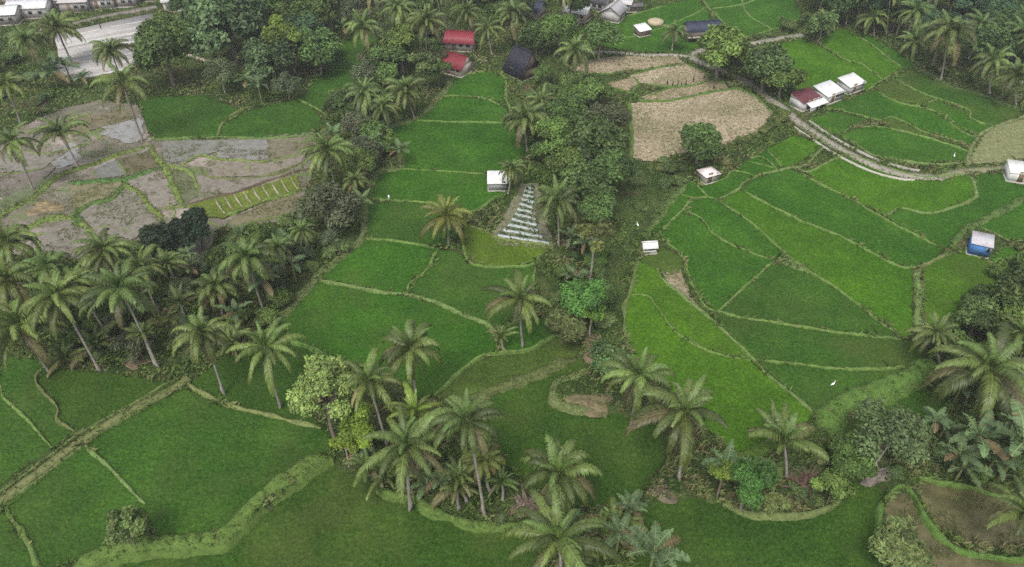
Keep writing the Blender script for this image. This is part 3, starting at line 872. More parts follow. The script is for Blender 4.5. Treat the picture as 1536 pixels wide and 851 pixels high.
def blobs_crown(seed, nb, leaves, leaf, blob=(.28, .46), squash=.75, col=(.05, .09, .025), var=.75, fold=.5, upb=.5, long=1.7, lo=-.35, twigs=True):
    """a broad crown: leaf clumps of uneven size round the limb ends, every leaf a small folded blade; limbs go with the trunk"""
    r = np.random.default_rng(seed)
    cs = []
    while len(cs) < nb:
        v = r.normal(size=3); v /= np.linalg.norm(v)
        if v[2] < lo: continue
        q = (.35 + .55 * r.random() ** .5)
        cs.append((v * q * (1, 1, squash), blob[0] + (blob[1] - blob[0]) * r.random(), .62 + .8 * r.random()))
    w = np.array([b[1] ** 2 for b in cs]); w /= w.sum()
    k = r.choice(nb, leaves, p=w)
    ctr = np.array([b[0] for b in cs])[k]; R = np.array([b[1] for b in cs])[k]; tone = np.array([b[2] for b in cs])[k]
    unit = lambda a: a / (np.linalg.norm(a, axis=1)[:, None] + 1e-9)
    v = unit(r.normal(size=(leaves, 3))); fl = v[:, 2] < -.5; v[fl, 2] *= -1
    wob = 1 + .28 * np.sin(7 * v[:, 0] + k) * np.cos(6 * v[:, 1] + 2 * k) + .12 * np.sin(15 * v[:, 2] + 3 * k) * np.sin(13 * v[:, 0])
    pnt = ctr + v * (R * (.60 + .45 * r.random(leaves) ** .6) * wob)[:, None] * (1, 1, .85)
    nn = unit(v * .8 + np.array((0, 0, upb)) + r.normal(size=(leaves, 3)) * .5)
    a = unit(np.cross(nn, r.normal(size=(leaves, 3)))); b = np.cross(nn, a)
    s = (leaf * (.6 + .8 * r.random(leaves)))[:, None]
    u = a * s * long * .5; x = b * s * .5
    Vs = np.stack([pnt - u, pnt - x - nn * s * fold * .2, pnt + u - nn * s * fold * .45, pnt + x - nn * s * fold * .2], 1).reshape(-1, 3)
    Q = np.arange(leaves * 4).reshape(-1, 4)
    g = tone * (1 - var / 2 + var * r.random(leaves))
    C = np.array(col) * g[:, None]; C[:, 0] *= 1 + (r.random(leaves) - .5) * .25
    C = np.repeat(C, 4, 0)
    mb = MB(); mb.add(Vs, [Q], C)
    return mb.mesh("crown", M_LEAF), cs


def limbs(cs, h, seed, tr=.075, col=(.20, .175, .14), bare=0.0):
    """trunk from the ground (z=-h) to the crown's middle with limbs to its clumps; the crown's middle is the origin"""
    r = np.random.default_rng(seed); mb = MB()
    top = np.array((r.normal() * .05, r.normal() * .05, -.25))
    tube(mb, [(0, 0, -h - .1), (0.01, 0.0, -h + .12), (r.normal() * .05, r.normal() * .05, -h * .6), top, top + (0, 0, .35)], [tr * 1.5, tr * 1.05, tr * .9, tr * .7, tr * .3], 8, col)
    for c, R, t in cs[:9]:
        s = top + np.array((0, 0, -.15 + .35 * r.random())); e = np.array(c) + (0, 0, bare)
        mid = s * .45 + e * .55 + np.array((0, 0, -.06))
        tube(mb, [s, mid, e], [tr * .45, tr * .3, tr * .1], 5, col)
    return mb.mesh("tree_trunk", M_BARK, True)


def tree_kind(seed, h, **kw):
    tr = kw.pop("tr", .075); tc = kw.pop("tcol", (.20, .175, .14)); bare = kw.pop("bare", 0)
    me, cs = blobs_crown(seed, **kw)
    return me, limbs(cs, h, seed + 1, tr, tc, bare), h


KIND = {
    'dark': [tree_kind(100 + s, 1.5, nb=15, leaves=9200, leaf=0.073, col=(.077, .125, .034)) for s in range(4)],
    'mid': [tree_kind(120 + s, 1.5, nb=13, leaves=7600, leaf=0.077, col=(.105, .168, .038)) for s in range(4)],
    'blue': [tree_kind(140 + s, 1.7, nb=14, leaves=8000, leaf=0.070, squash=.95, col=(.069, .117, .048)) for s in range(3)],
    'lime': [tree_kind(150 + s, 1.9, nb=10, leaves=4800, leaf=0.081, blob=(.26, .40), col=(.19, .27, .035), tcol=(.3, .27, .22)) for s in range(2)],
    'pale': [tree_kind(160 + s, 1.5, nb=20, leaves=10500, leaf=0.056, blob=(.20, .34), squash=1.05, col=(.24, .32, .10), long=1.3) for s in range(2)],
    'grey': [tree_kind(170 + s, 1.3, nb=14, leaves=5200, leaf=0.059, blob=(.28, .44), col=(.105, .13, .062), tcol=(.30, .27, .23), tr=.05) for s in range(3)],
    'bush': [tree_kind(180 + s, .55, nb=9, leaves=3000, leaf=0.105, blob=(.38, .55), lo=-.1, col=(.09, .14, .042), tr=.03) for s in range(4)],
    'grass_bush': [tree_kind(190 + s, .5, nb=9, leaves=3000, leaf=0.091, blob=(.38, .58), lo=-.1, col=(.115, .155, .05), long=3.2, tr=.03) for s in range(3)],
    'small': [tree_kind(200 + s, 1.1, nb=16, leaves=3400, leaf=0.087, blob=(.18, .30), col=(.095, .145, .04), long=1.5, tr=.035) for s in range(2)],
    'papaya': [tree_kind(210, 3.3, nb=7, leaves=1040, leaf=0.210, blob=(.3, .5), col=(.125, .155, .045), long=1.4, tr=.075, tcol=(.36, .34, .29))],
}
# black evergreen: very dense
KIND['black'] = [tree_kind(220 + s, 1.1, nb=12, leaves=10400, leaf=0.066, col=(.022, .04, .019), var=.5, lo=-.5) for s in range(2)]
# banana
def paddle(mb, r, az, e0, droop, L, W, col, z0=0):
    """one long blade hung from its midrib, split along the veins into strips that droop by different amounts"""
    n = 11; p = np.array((cos(az) * .03, sin(az) * .03, z0)); e = e0
    side = np.array((-sin(az), cos(az), 0)); M = []; W_ = []; D = []
    tilt = (r.random() - .5) * .8
    for k in range(n + 1):
        t = k / n
        dr = np.array((cos(az) * cos(e), sin(az) * cos(e), sin(e))); upv = np.array((-cos(az) * sin(e), -sin(az) * sin(e), cos(e)))
        M.append(p); W_.append(W * (.05 if t < .12 else sin(pi * min(1, (t - .08) / .94) ** .75) ** .6))
        D.append((side * cos(tilt) + upv * sin(tilt), upv * cos(tilt) - side * sin(tilt)))
        p = p + dr * L / n; e = max(e - droop / n * (.4 + 1.2 * t), -1.45)
    V = []; F = []; C = []; m = 0
    for k in range(n):
        q = .018 * (1 - .7 * k / n)
        V += [M[k] - side * q + D[k][1] * .01, M[k] + side * q + D[k][1] * .01, M[k + 1] + side * q * .9 + D[k][1] * .01, M[k + 1] - side * q * .9 + D[k][1] * .01]
        F.append((m, m + 1, m + 2, m + 3)); C += [np.array(col) * (1.8, 1.6, 1.5)] * 4; m += 4
        for s in (-1, 1):
            for h in (0, 1):
                a0 = M[k] * (1 - h * .5) + M[k + 1] * h * .5; a1 = M[k] * (.5 - h * .5) + M[k + 1] * (.5 + h * .5)
                sl, ul = D[k]; w0 = W_[k] * (1 - h * .5) + W_[k + 1] * h * .5; w1 = W_[k] * (.5 - h * .5) + W_[k + 1] * (.5 + h * .5)
                rise_ = .40 - .75 * r.random() ** 1.6; gap = .12 * r.random()
                o0 = a0 + (a1 - a0) * gap
                V += [a0, a1, a1 + (sl * s + ul * rise_) * w1 * (.85 + .2 * r.random()), o0 + (sl * s + ul * rise_) * w0 * (.85 + .2 * r.random())]
                F.append((m, m + 1, m + 2, m + 3)); c = np.array(col) * (.75 + .5 * r.random())
                if r.random() < .03: c = np.array((.15, .13, .06))
                C += [c] * 4; m += 4
    mb.add(V, [np.array(F)], np.array(C))


def banana_leaves(seed, n=9, col=(.105, .165, .07)):
    r = np.random.default_rng(seed); mb = MB()
    for k in range(n):
        f = k / (n - 1)
        c = np.array(col) * (.8 + .4 * r.random())
        if f > .9 and r.random() < .5: c = np.array((.15, .12, .06))
        paddle(mb, r, k * 2.4 + r.random() * .6, radians(82 - 62 * f + r.normal() * 6), radians(50 + 45 * r.random() + 20 * f), (.80 + .35 * r.random()) * (.7 if f < .1 else 1), .15 + .04 * r.random(), c)
    return mb.mesh("banana_leaves", M_LEAF)


def banana_stem(seed):
    mb = MB(); tube(mb, [(0, 0, -1.05), (.01, 0, -.5), (0, 0, .04)], [.085, .07, .045], 8, (.16, .18, .07))
    return mb.mesh("banana_stem", M_BARK, True)


BAN_L = [banana_leaves(300 + s, 8 + s % 3) for s in range(4)]
BAN_S = banana_stem(310)

# ------------------------------------------------------------------ planting
NPALM = [0]
KEEP = []          # (x, y, radius) already taken


def hsv(r, v=.12, h=.06):
    g = 1 + (r.random() - .5) * 2 * v
    return (g * (1 + (r.random() - .5) * 2 * h), g, g * (1 + (r.random() - .5) * 2 * h), 1)


def palm_at(base, top, R, label, group, young=False, dead=None, nuts=None, color=None, seed=None, name="coconut_palm"):
    k = NPALM[0]; NPALM[0] += 1
    r = np.random.default_rng(1000 + (k if seed is None else seed))
    base = np.array(base, float); top = np.array(top, float)
    t = thing(name, base, label, "palm tree", group)
    KEEP.append((base[0], base[1], 1.5))
    d = top - base; L = float(np.linalg.norm(d))
    tr = link("trunk", PALM_T[k % 5], t)
    tr.scale = (1 + .25 * (R > 4.5), 1 + .25 * (R > 4.5), L)
    tr.rotation_mode = 'QUATERNION'
    from mathutils import Vector
    q = Vector((0, 0, 1)).rotation_difference(Vector(d))
    tr.rotation_quaternion = q
    tr.color = hsv(r, .2, .05)
    me = PALM_Y[k % 3] if young else PALM_C[int(r.integers(0, 12))]
    cr = link("crown", me, t)
    cr.location = d; s = R * (1.12 + .16 * r.random())
    cr.scale = (s, s, s * (.92 + .2 * r.random())); cr.rotation_euler = ((r.random() - .5) * .25, (r.random() - .5) * .25, r.random() * 6.28)
    c = hsv(r, .16, .07) if color is None else (*color, 1)
    cr.color = c
    if dead if dead is not None else (not young and r.random() < .4):
        dd = link("dead_fronds", PALM_D[k % 3], t); dd.location = d - np.array((0, 0, .15)); dd.scale = (s, s, s); dd.rotation_euler = (0, 0, r.random() * 6.28); dd.color = hsv(r, .25, .08)
    if nuts if nuts is not None else (not young and r.random() < .5):
        nn = link("coconut_bunch", PALM_N[k % 2], t); nn.location = d; nn.scale = (s, s, s); nn.rotation_euler = (0, 0, r.random() * 6.28)
    return t


def palm(crown, base, rpx, label, group="coconut palms among the rice terraces", **kw):
    b = P(*base); top = above(b, crown)
    R = rpx * mpp(top)
    return palm_at(b, top, R, label, group, **kw)


NTREE = [0]
def tree_at(kind, base, h, R, label, group, color=None, name=None, cat=None, zs=None):
    """h: height of the crown's middle"""
    k = NTREE[0]; NTREE[0] += 1
    r = np.random.default_rng(3000 + k)
    me, tm, uh = KIND[kind][int(r.integers(0, len(KIND[kind])))]
    low = kind in ('bush', 'grass_bush')
    t = thing(name or ("shrub" if low else "broadleaf_tree"), base, label, cat or ("shrub" if low else "tree"), group, r.random() * 6.28)
    KEEP.append((base[0], base[1], R * .5))
    cr = link("foliage" if low else "crown", me, t); tr = link("stem" if low else "trunk", tm, t)
    z = (zs or 1.0) * R
    cr.location = (0, 0, h); cr.scale = (R, R, z)
    tr.location = (0, 0, h); tr.scale = (R * .9, R * .9, h / uh)
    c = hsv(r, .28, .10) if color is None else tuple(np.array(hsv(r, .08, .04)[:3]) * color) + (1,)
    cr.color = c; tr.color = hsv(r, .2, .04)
    return t


def tree(kind, crown, base, rpx, label, group=None, color=None, **kw):
    b = P(*base); top = above(b, crown)
    return tree_at(kind, b, max(top[2], .4), rpx * mpp(top), label, group, color, **kw)


def banana(crown, base, rpx, label, group="banana plants", color=None):
    b = P(*base); top = above(b, crown); R = rpx * mpp(top)
    return banana_at(b, max(top[2], .5), R, label, group, color)


NB = [0]
def banana_at(b, h, R, label, group, color=None):
    k = NB[0]; NB[0] += 1; r = np.random.default_rng(5000 + k)
    t = thing("banana_plant", b, label, "banana plant", group, r.random() * 6.28)
    KEEP.append((b[0], b[1], .6))
    l = link("leaves", BAN_L[k % 4], t); s = link("stem", BAN_S, t)
    l.location = (0, 0, h); s.location = (0, 0, h)
    l.scale = (R * 1.15, R * 1.15, R * (.85 + .3 * r.random())); s.scale = (R * .8, R * .8, h)
    l.color = hsv(r, .15, .07) if color is None else (*color, 1)
    return t


def fill(poly_px, n, what, Rr, hr, label, group, seed, gap=.75, color=None, world=None):
    """scatter plants over a patch of ground; what: list of kinds ('palm', 'banana', or a key of KIND), label may be a dict by kind"""
    poly = PP(poly_px); lo = poly.min(0); hi = poly.max(0)
    r = np.random.default_rng(seed); made = 0
    for _ in range(n * 40):
        if made >= n: break
        x = lo[0] + (hi[0] - lo[0]) * r.random(); y = lo[1] + (hi[1] - lo[1]) * r.random()
        if not inside(poly, np.array([x]), np.array([y]))[0]: continue
        R = Rr[0] + (Rr[1] - Rr[0]) * r.random()
        if any((x - a) ** 2 + (y - b) ** 2 < (gap * (R * .6 + c)) ** 2 for a, b, c in KEEP): continue
        if any(inside(f[0], np.array([x]), np.array([y]))[0] for f in FIELDS): continue
        if any(dist_line(l, np.array([x]), np.array([y]))[0] < w for l, w in ROADS): continue
        k = what[int(r.integers(0, len(what)))]
        h = hr[0] + (hr[1] - hr[0]) * r.random()
        lb = label[k] if isinstance(label, dict) else label
        gr = group[k] if isinstance(group, dict) else group
        if k == 'palm':
            h = 7 + 5 * r.random(); R = 3.6 + 1.0 * r.random()
            palm_at((x, y, 0), (x + r.normal() * .8, y + r.normal() * .8, h), R, lb, gr, color=color)
        elif k == 'youngpalm':
            palm_at((x, y, 0), (x, y, .7 + r.random()), 2.2 + r.random(), lb, gr, young=True, color=color, name="young_palm")
        elif k == 'banana':
            banana_at((x, y, 0), 1.8 + 1.2 * r.random(), 1.7 + .8 * r.random(), lb, gr, color)
        elif k in ('bush', 'grass_bush'):
            tree_at(k, (x, y, 0), R * .3, R * .75, lb, gr, color, zs=.7)
        else:
            tree_at(k, (x, y, 0), h, R, lb, gr, color)
        made += 1

# ------------------------------------------------------------------ buildings
def part(mb, name, mat, parent, color=(1, 1, 1), label=None):
    o = mb.build(name, mat, parent); o.color = (*color, 1)
    if label: o["label"] = label
    return o


def roof_wave(q, col, th=.05, n=14):
    """a corrugated sheet over quad q (eave a, eave b, ridge b, ridge a)"""
    a, b, c, d = [np.asarray(p, float) for p in q]
    mb = MB(); nn = np.cross(b - a, d - a); nn /= np.linalg.norm(nn)
    if nn[2] < 0: nn = -nn
    m = n * 2 + 1; V = []
    for k in range(m):
        t = k / (m - 1); h = nn * (.022 if k % 2 else -.022)
        V += [a + (b - a) * t + h, d + (c - d) * t + h, a + (b - a) * t + h - nn * th, d + (c - d) * t + h - nn * th]
    F = []
    for k in range(m - 1):
        i, j = 4 * k, 4 * k + 4
        F += [(i, j, j + 1, i + 1), (i + 2, i + 3, j + 3, j + 2), (i, i + 2, j + 2, j), (i + 1, j + 1, j + 3, i + 3)]
    F += [(0, 1, 3, 2), (4 * m - 4, 4 * m - 2, 4 * m - 1, 4 * m - 3)]
    mb.add(V, [np.array(F)], col)
    return mb


def house(px, w, d, h, yaw, label, name="house", cat="house", group=None, roof='gable', rise=1.2, over=.45, rc=(.5, .5, .5), wc=(.6, .58, .54),
          walls=True, posts=False, floor=0.0, door=True, wins=2, rc2=None, wmat=None, rmat=None, halfwall=0, z=0.0, hip=0.0):
    """w along x (the ridge), d along y, front towards -y"""
    b = P(px[0], px[1], z) if len(px) == 2 else np.array(px)
    t = thing(name, b, label, cat, group, yaw)
    KEEP.append((b[0], b[1], max(w, d) * .6))
    ROADS.append((np.array([[b[0] - .1, b[1], 0], [b[0] + .1, b[1], 0]]), max(w, d) * .55))
    wm = wmat or M_WALL; rm = rmat or M_ROOF
    x, y = w / 2, d / 2; z0 = floor
    base = MB(); box(base, -x - .15, x + .15, -y - .15, y + .15, (z0 - .25) if floor else -.2, z0 + .12, (.4, .37, .33)); part(base, "floor" if floor else "plinth", M_CONC, t)
    z1 = z0 + .12
    if posts or floor:
        for sx in (-1, 1):
            for sy in (-1, 1):
                m = MB(); box(m, sx * (x - .08) - .07, sx * (x - .08) + .07, sy * (y - .08) - .07, sy * (y - .08) + .07, -.2 if floor else z1, h + z0, (.27, .22, .17)); part(m, "post", M_WOOD, t)
    hh = h + z0
    if walls:
        m = MB(); top = z1 + halfwall if halfwall else hh
        e = .012
        box(m, -x, x, -y, -y + .12, z1, top, wc); box(m, -x, x, y - .12, y, z1, top, wc)
        box(m, -x, -x + .12, -y + .12, y - .12, z1, top, wc); box(m, x - .12, x, -y + .12, y - .12, z1, top, wc)
        if roof == 'gable' and not halfwall:
            for s in (-1, 1):
                X0, X1 = s * (x - .1), s * x
                m.add([(X0, -y, top), (X0, y, top), (X0, 0, top + rise * .96), (X1, -y, top), (X1, y, top), (X1, 0, top + rise * .96)], [np.array([(0, 1, 2), (3, 5, 4)]), np.array([(0, 3, 4, 1), (1, 4, 5, 2), (2, 5, 3, 0)])], wc)
        if roof == 'shed' and not halfwall:
            box(m, -x, x, y - .121, y - .001, top, top + rise * .9, wc)
            for s in (-1, 1):
                X0, X1 = (x - .12, x - .001) if s > 0 else (-x + .001, -x + .12)
                m.add([(X0, -y + .12, top), (X1, -y + .12, top), (X1, y - .12, top), (X0, y - .12, top), (X0, y - .12, top + rise * .9), (X1, y - .12, top + rise * .9)],
                      [np.array([(0, 4, 3), (1, 2, 5)]), np.array([(0, 1, 5, 4), (3, 4, 5, 2), (0, 3, 2, 1)])], wc)
        wl = part(m, "wall", wm, t)
        if door and not halfwall:
            m = MB(); box(m, -.42 - w * .18, .42 - w * .18, -y - .04, -y + .03, z1, z1 + 1.95, (.22, .15, .09)); dd = part(m, "door", M_WOOD, t)
            m = MB(); box(m, .28 - w * .18, .33 - w * .18, -y - .08, -y - .03, z1 + .95, z1 + 1.05, (.5, .48, .4)); part(m, "handle", M_PLAIN, dd)
        for k in range(wins if not halfwall else 0):
            cx = (-.02 + (k + .6) / (wins + .2)) * w * .55 - (0.05 * w if wins > 1 else -.1 * w)
            m = MB(); ww = min(.9, w * .16); box(m, cx - ww / 2 - .06, cx + ww / 2 + .06, -y - .05, -y + .02, z1 + .95, z1 + 1.85, (.62, .6, .55)); f = part(m, "window", M_WOOD, t)
            m = MB(); box(m, cx - ww / 2, cx + ww / 2, -y - .056, -y - .051, z1 + 1.01, z1 + 1.79, (.04, .05, .06)); part(m, "pane", M_PLASTIC, f)
    ox, oy = x + over, y + over
    sl = rise / y
    if roof == 'gable':
        for s in (-1, 1):
            c = rc if s < 0 or rc2 is None else rc2
            q = [(-ox, s * oy, hh - over * sl + .06), (ox, s * oy, hh - over * sl + .06), (ox - hip, 0, hh + rise + .06), (-ox + hip, 0, hh + rise + .06)]
            part(roof_wave(q, c), "roof", rm, t)
        m = MB(); box(m, -ox + hip, ox - hip, -.14, .14, hh + rise + .085, hh + rise + .125, np.array(rc)); part(m, "ridge_cap", rm, t)
    elif roof == 'shed':
        q = [(-ox, -oy, hh - over * sl * .5 + .05), (ox, -oy, hh - over * sl * .5 + .05), (ox, oy, hh + rise + over * sl * .5 + .05), (-ox, oy, hh + rise + over * sl * .5 + .05)]
        part(roof_wave(q, rc), "roof", rm, t)
    elif roof == 'hip':
        m = MB(); V = [(-ox, -oy, hh), (ox, -oy, hh), (ox, oy, hh), (-ox, oy, hh), (-hip, 0, hh + rise), (hip, 0, hh + rise), (-ox, -oy, hh + .07), (ox, -oy, hh + .07), (ox, oy, hh + .07), (-ox, oy, hh + .07)]
        m.add(V, [np.array([(3, 2, 1, 0), (0, 1, 7, 6), (1, 2, 8, 7), (2, 3, 9, 8), (3, 0, 6, 9), (6, 7, 5, 4), (8, 9, 4, 5)]), np.array([(7, 8, 5), (9, 6, 4)])], rc)
        part(m, "roof", rm, t)
    return t


def yaw2(a, b):
    A, Bq = P(*a), P(*b)
    return atan2(Bq[1] - A[1], Bq[0] - A[0])

WHITE = (.70, .72, .72); MAROON = (.12, .035, .045); RED = (.19, .03, .04); BLACKB = (.022, .023, .035); NAVY = (.035, .042, .07)
house((746,282), 2.9, 2.0, 1.55, 0.02, "small white roofed field shed on posts at the edge of a middle rice terrace", "field_shed", "shed", rise=.9, roof='shed', rc=WHITE, wc=(.30,.31,.30), posts=True, over=.2, wins=1, door=False)
house((973,377), 1.9, 1.5, 1.2, .1, "tiny white gabled field shed at the tip of the fan of terraces", "field_shed", "shed", rise=.5, rc=WHITE, posts=True, walls=True, halfwall=.5, over=.2, wc=(.5,.5,.48))
house((1061,270), 2.5, 2.2, 1.5, .42, "small pinkish white pyramid roofed hut between shrubs and terraces", "field_hut", "hut", roof='hip', hip=.15, rise=.75, rc=(.66,.58,.57), wc=(.42,.39,.35), over=.3, wins=1)
house((1465,378), 2.7, 2.4, 2.0, -.42, "bright blue walled hut with rusty pinkish roof beside the yellowish terrace", "field_hut", "hut", roof='shed', rise=.55, rc=(.44,.43,.46), wc=(.07,.19,.44), over=.12, wins=1, door=False)
YS = yaw2((1200,165),(1290,133))
fs = house((1206,158), 5.0, 3.4, 1.7, YS, "farm shed with maroon roof and white lean-to at the lower end of the roadside row", "farm_shed", "shed", "row of sheds by the road", roof='shed', rise=.8, rc=MAROON, wc=(.5,.5,.48), over=.15)
part(roof_wave([(-2.0,-3.3,1.25),(2.9,-3.3,1.25),(2.9,-1.85,1.72),(-2.0,-1.85,1.72)], WHITE), "lean_to_roof", M_ROOF, fs)
for sx in (-1.9, .4, 2.75):
    m = MB(); box(m, sx - .06, sx + .06, -3.2, -3.08, -.1, 1.24, (.3,.27,.23)); part(m, "post", M_WOOD, fs)
m = MB(); box(m, -2.0, -.3, -3.06, -3.0, -.05, 1.15, (.55,.54,.52)); part(m, "lean_to_wall", M_WALL, fs)
house((1240,148), 4.9, 3.8, 1.7, YS, "white roofed farm shed in the middle of the roadside row", "farm_shed", "shed", "row of sheds by the road", roof='shed', rise=.8, rc=WHITE, wc=(.42,.42,.4), over=.15, wins=3)
house((1274,134), 4.7, 3.2, 1.6, YS, "white roofed farm shed at the upper end of the roadside row", "farm_shed", "shed", "row of sheds by the road", roof='shed', rise=.75, rc=WHITE, wc=(.36,.36,.35), over=.15, wins=1)
house((784,112), 5.0, 5.0, 2.0, -.85, "house with a steep black peaked roof above the middle terraces", "house", "house", roof='gable', rise=3.7, rc=BLACKB, wc=(.12,.09,.07), over=.7, hip=.5)
house((686,107), 5.2, 4.6, 2.2, -.55, "lower red roofed house beside the terrace path", "house", "house", rise=1.7, rc=RED, wc=(.5,.42,.38), over=.6, hip=.5)
house((691,72), 6.2, 4.2, 2.4, -.12, "upper red roofed house behind the lower one", "house", "house", rise=1.5, rc=(.22,.032,.045), wc=(.45,.4,.37), over=.6, hip=.4)
house((1050,60), 7.4, 3.6, 1.7, .14, "stilt barn with dark blue roof above the far rice field", "stilt_barn", "barn", rise=1.3, roof='gable', rc=NAVY, wc=(.36,.31,.29), over=.4, floor=1.4, wins=0, door=False)
house((963,52), 3.0, 2.4, 1.4, .5, "small shed with a bright white roof beside the round threshing mat", "field_shed", "shed", rise=.6, roof='shed', rc=WHITE, wc=(.2,.15,.12), over=.25, wins=0, door=False, posts=True)
house((866,28), 5.6, 4.2, 2.2, -.45, "white roofed house at the left of the far hamlet", rise=.9, rc=WHITE, rc2=(.55,.55,.55), wc=(.35,.27,.22), over=.4)
house((893,12), 6.4, 4.6, 2.5, -.5, "dark roofed house in the middle of the far hamlet", rise=1.5, rc=(.045,.045,.055), wc=(.4,.38,.35), over=.5)
house((920,28), 5.2, 4.4, 2.4, 1.1, "grey gabled house nearest the far rice field in the hamlet", rise=1.4, rc=(.36,.35,.36), rc2=(.42,.41,.42), wc=(.45,.44,.43), over=.5)
house((936,14), 4.0, 3.4, 2.0, -.4, "small pale grey house at the right end of the far hamlet", rise=.8, rc=(.48,.47,.47), wc=(.4,.38,.36), over=.3)
house((918,-4), 6.0, 4.2, 2.4, -.4, "white roofed house at the back of the far hamlet", rise=.9, rc=(.75,.76,.76), wc=(.5,.5,.48), over=.3)
house((952,16), 2.6, 2.2, 1.6, .2, "dark little outhouse at the field edge of the hamlet", rise=.5, rc=(.09,.09,.10), wc=(.2,.19,.18), wins=0)
house((800,22), 5.0, 4.0, 2.2, -.5, "dark blue roofed house behind the grove of the black peaked house", rise=1.4, rc=NAVY, wc=(.3,.27,.25), over=.5)
house((1534,268), 5.6, 3.4, 1.7, -.28, "whitewashed building cut by the right picture edge beside the road", "farm_building", "building", roof='shed', rise=.5, rc=(.70,.70,.68), wc=(.72,.72,.70), over=.12, wins=1)
# top left village
for k, (px, w, d, yw, rc, rc2, lb, rf) in enumerate((
    ((8,32), 8.0, 6.0, .16, WHITE, (.30,.08,.09), "house with a white lower roof at the left picture corner", 'gable'),
    ((50,22), 9.0, 6.0, .14, (.62,.63,.66), (.26,.07,.08), "house with a pale lower roof and maroon upper roof second from the left corner", 'gable'),
    ((20,2), 9.0, 6.0, .14, (.28,.07,.08), (.3,.08,.09), "maroon roofed house behind the white roof in the left picture corner", 'gable'),
    ((92,10), 6.0, 5.0, .10, (.78,.79,.79), (.6,.6,.6), "white roofed house left of the cluttered grey sheds", 'gable'),
    ((118,14), 6.5, 5.0, .12, (.40,.38,.38), (.45,.43,.42), "cluttered grey shed before the terraced concrete yard", 'shed'),
    ((158,9), 6.0, 5.0, .12, (.34,.33,.35), (.4,.4,.4), "dark fronted grey shed behind the utility pole", 'gable'),
    ((188,6), 7.0, 5.0, .08, (.5,.49,.49), (.5,.5,.5), "pale grey shed above the right end of the concrete yard", 'shed'),
    ((268,12), 6.5, 4.6, .35, (.46,.45,.45), (.5,.48,.46), "grey shed at the right end of the village row", 'gable'),
    ((292,8), 4.2, 3.6, .35, (.76,.77,.77), (.5,.5,.5), "small white roofed shed at the very end of the village row", 'shed'),
    ((225,-2), 6.0, 5.0, .2, (.40,.36,.36), (.4,.38,.38), "brownish grey shed between the yard and the village row's end", 'gable'))):
    house(px, w, d, 2.6, yw, lb, "village_house", "house", "houses of the upper left village", rise=1.1 if rf == 'gable' else .7, roof=rf, rc=rc, rc2=rc2, wc=(.52,.5,.48) if k % 2 else (.36,.33,.31), over=.35, wins=2)

# terraced concrete yard under the village
for k, (pl, z) in enumerate((([(80,52),(160,34),(230,20),(233,44),(165,55),(86,72)], 1.0), ([(86,72),(165,55),(233,44),(238,62),(160,74),(88,90)], .62), ([(76,90),(160,75),(238,62),(228,90),(165,108),(92,118)], .28))):
    q = PP(pl, z); mb = MB(); n = len(q); c = q.mean(0)
    lo = q.copy(); lo[:, 2] = -.3
    mb.add(np.vstack([q, lo]), [np.array([list(range(n))]), np.array([(i, i + n, (i + 1) % n + n, (i + 1) % n) for i in range(n)])], (.37, .355, .34))
    o = tag(mb.build("concrete_yard", M_CONC), kind="structure"); o.color = (1, 1, 1, 1)
    FIELDS.append((PP(pl, 0), -.3))
    e = [(pl[i][0], pl[i][1]) for i in (3, 4, 5)]
    for f in (.35, .7):
        E = [tuple(np.array(pl[2 - i]) * (1 - f) + np.array(pl[3 + i]) * f) for i in range(3)]
        ribbon("kerb", E, .22, z + .10, M_CONC, (.50, .49, .47), .3)
    ribbon("kerb", e, .45, z + .12, M_CONC, (.52, .51, .49), .5)

# utility pole
def pole(px, h, label):
    b = P(*px); t = thing("utility_pole", b, label, "utility pole")
    m = MB(); tube(m, [(0, 0, -.3), (.05, 0, h * .5), (.12, 0, h)], [.13, .11, .08], 8, (.10, .095, .09)); part(m, "post", M_WOOD, t)
    m = MB(); box(m, -.7, .9, -.05, .05, h - .7, h - .58, (.12, .11, .1)); part(m, "crossarm", M_WOOD, t)
    for x in (-.6, .1, .8):
        m = MB(); tube(m, [(x, 0, h - .58), (x, 0, h - .5), (x, 0, h - .42)], [.03, .06, .03], 6, (.6, .6, .58)); part(m, "insulator", M_PLAIN, t)
pole((154,50), 8.5, "dark thin utility pole at the back of the terraced concrete yard")

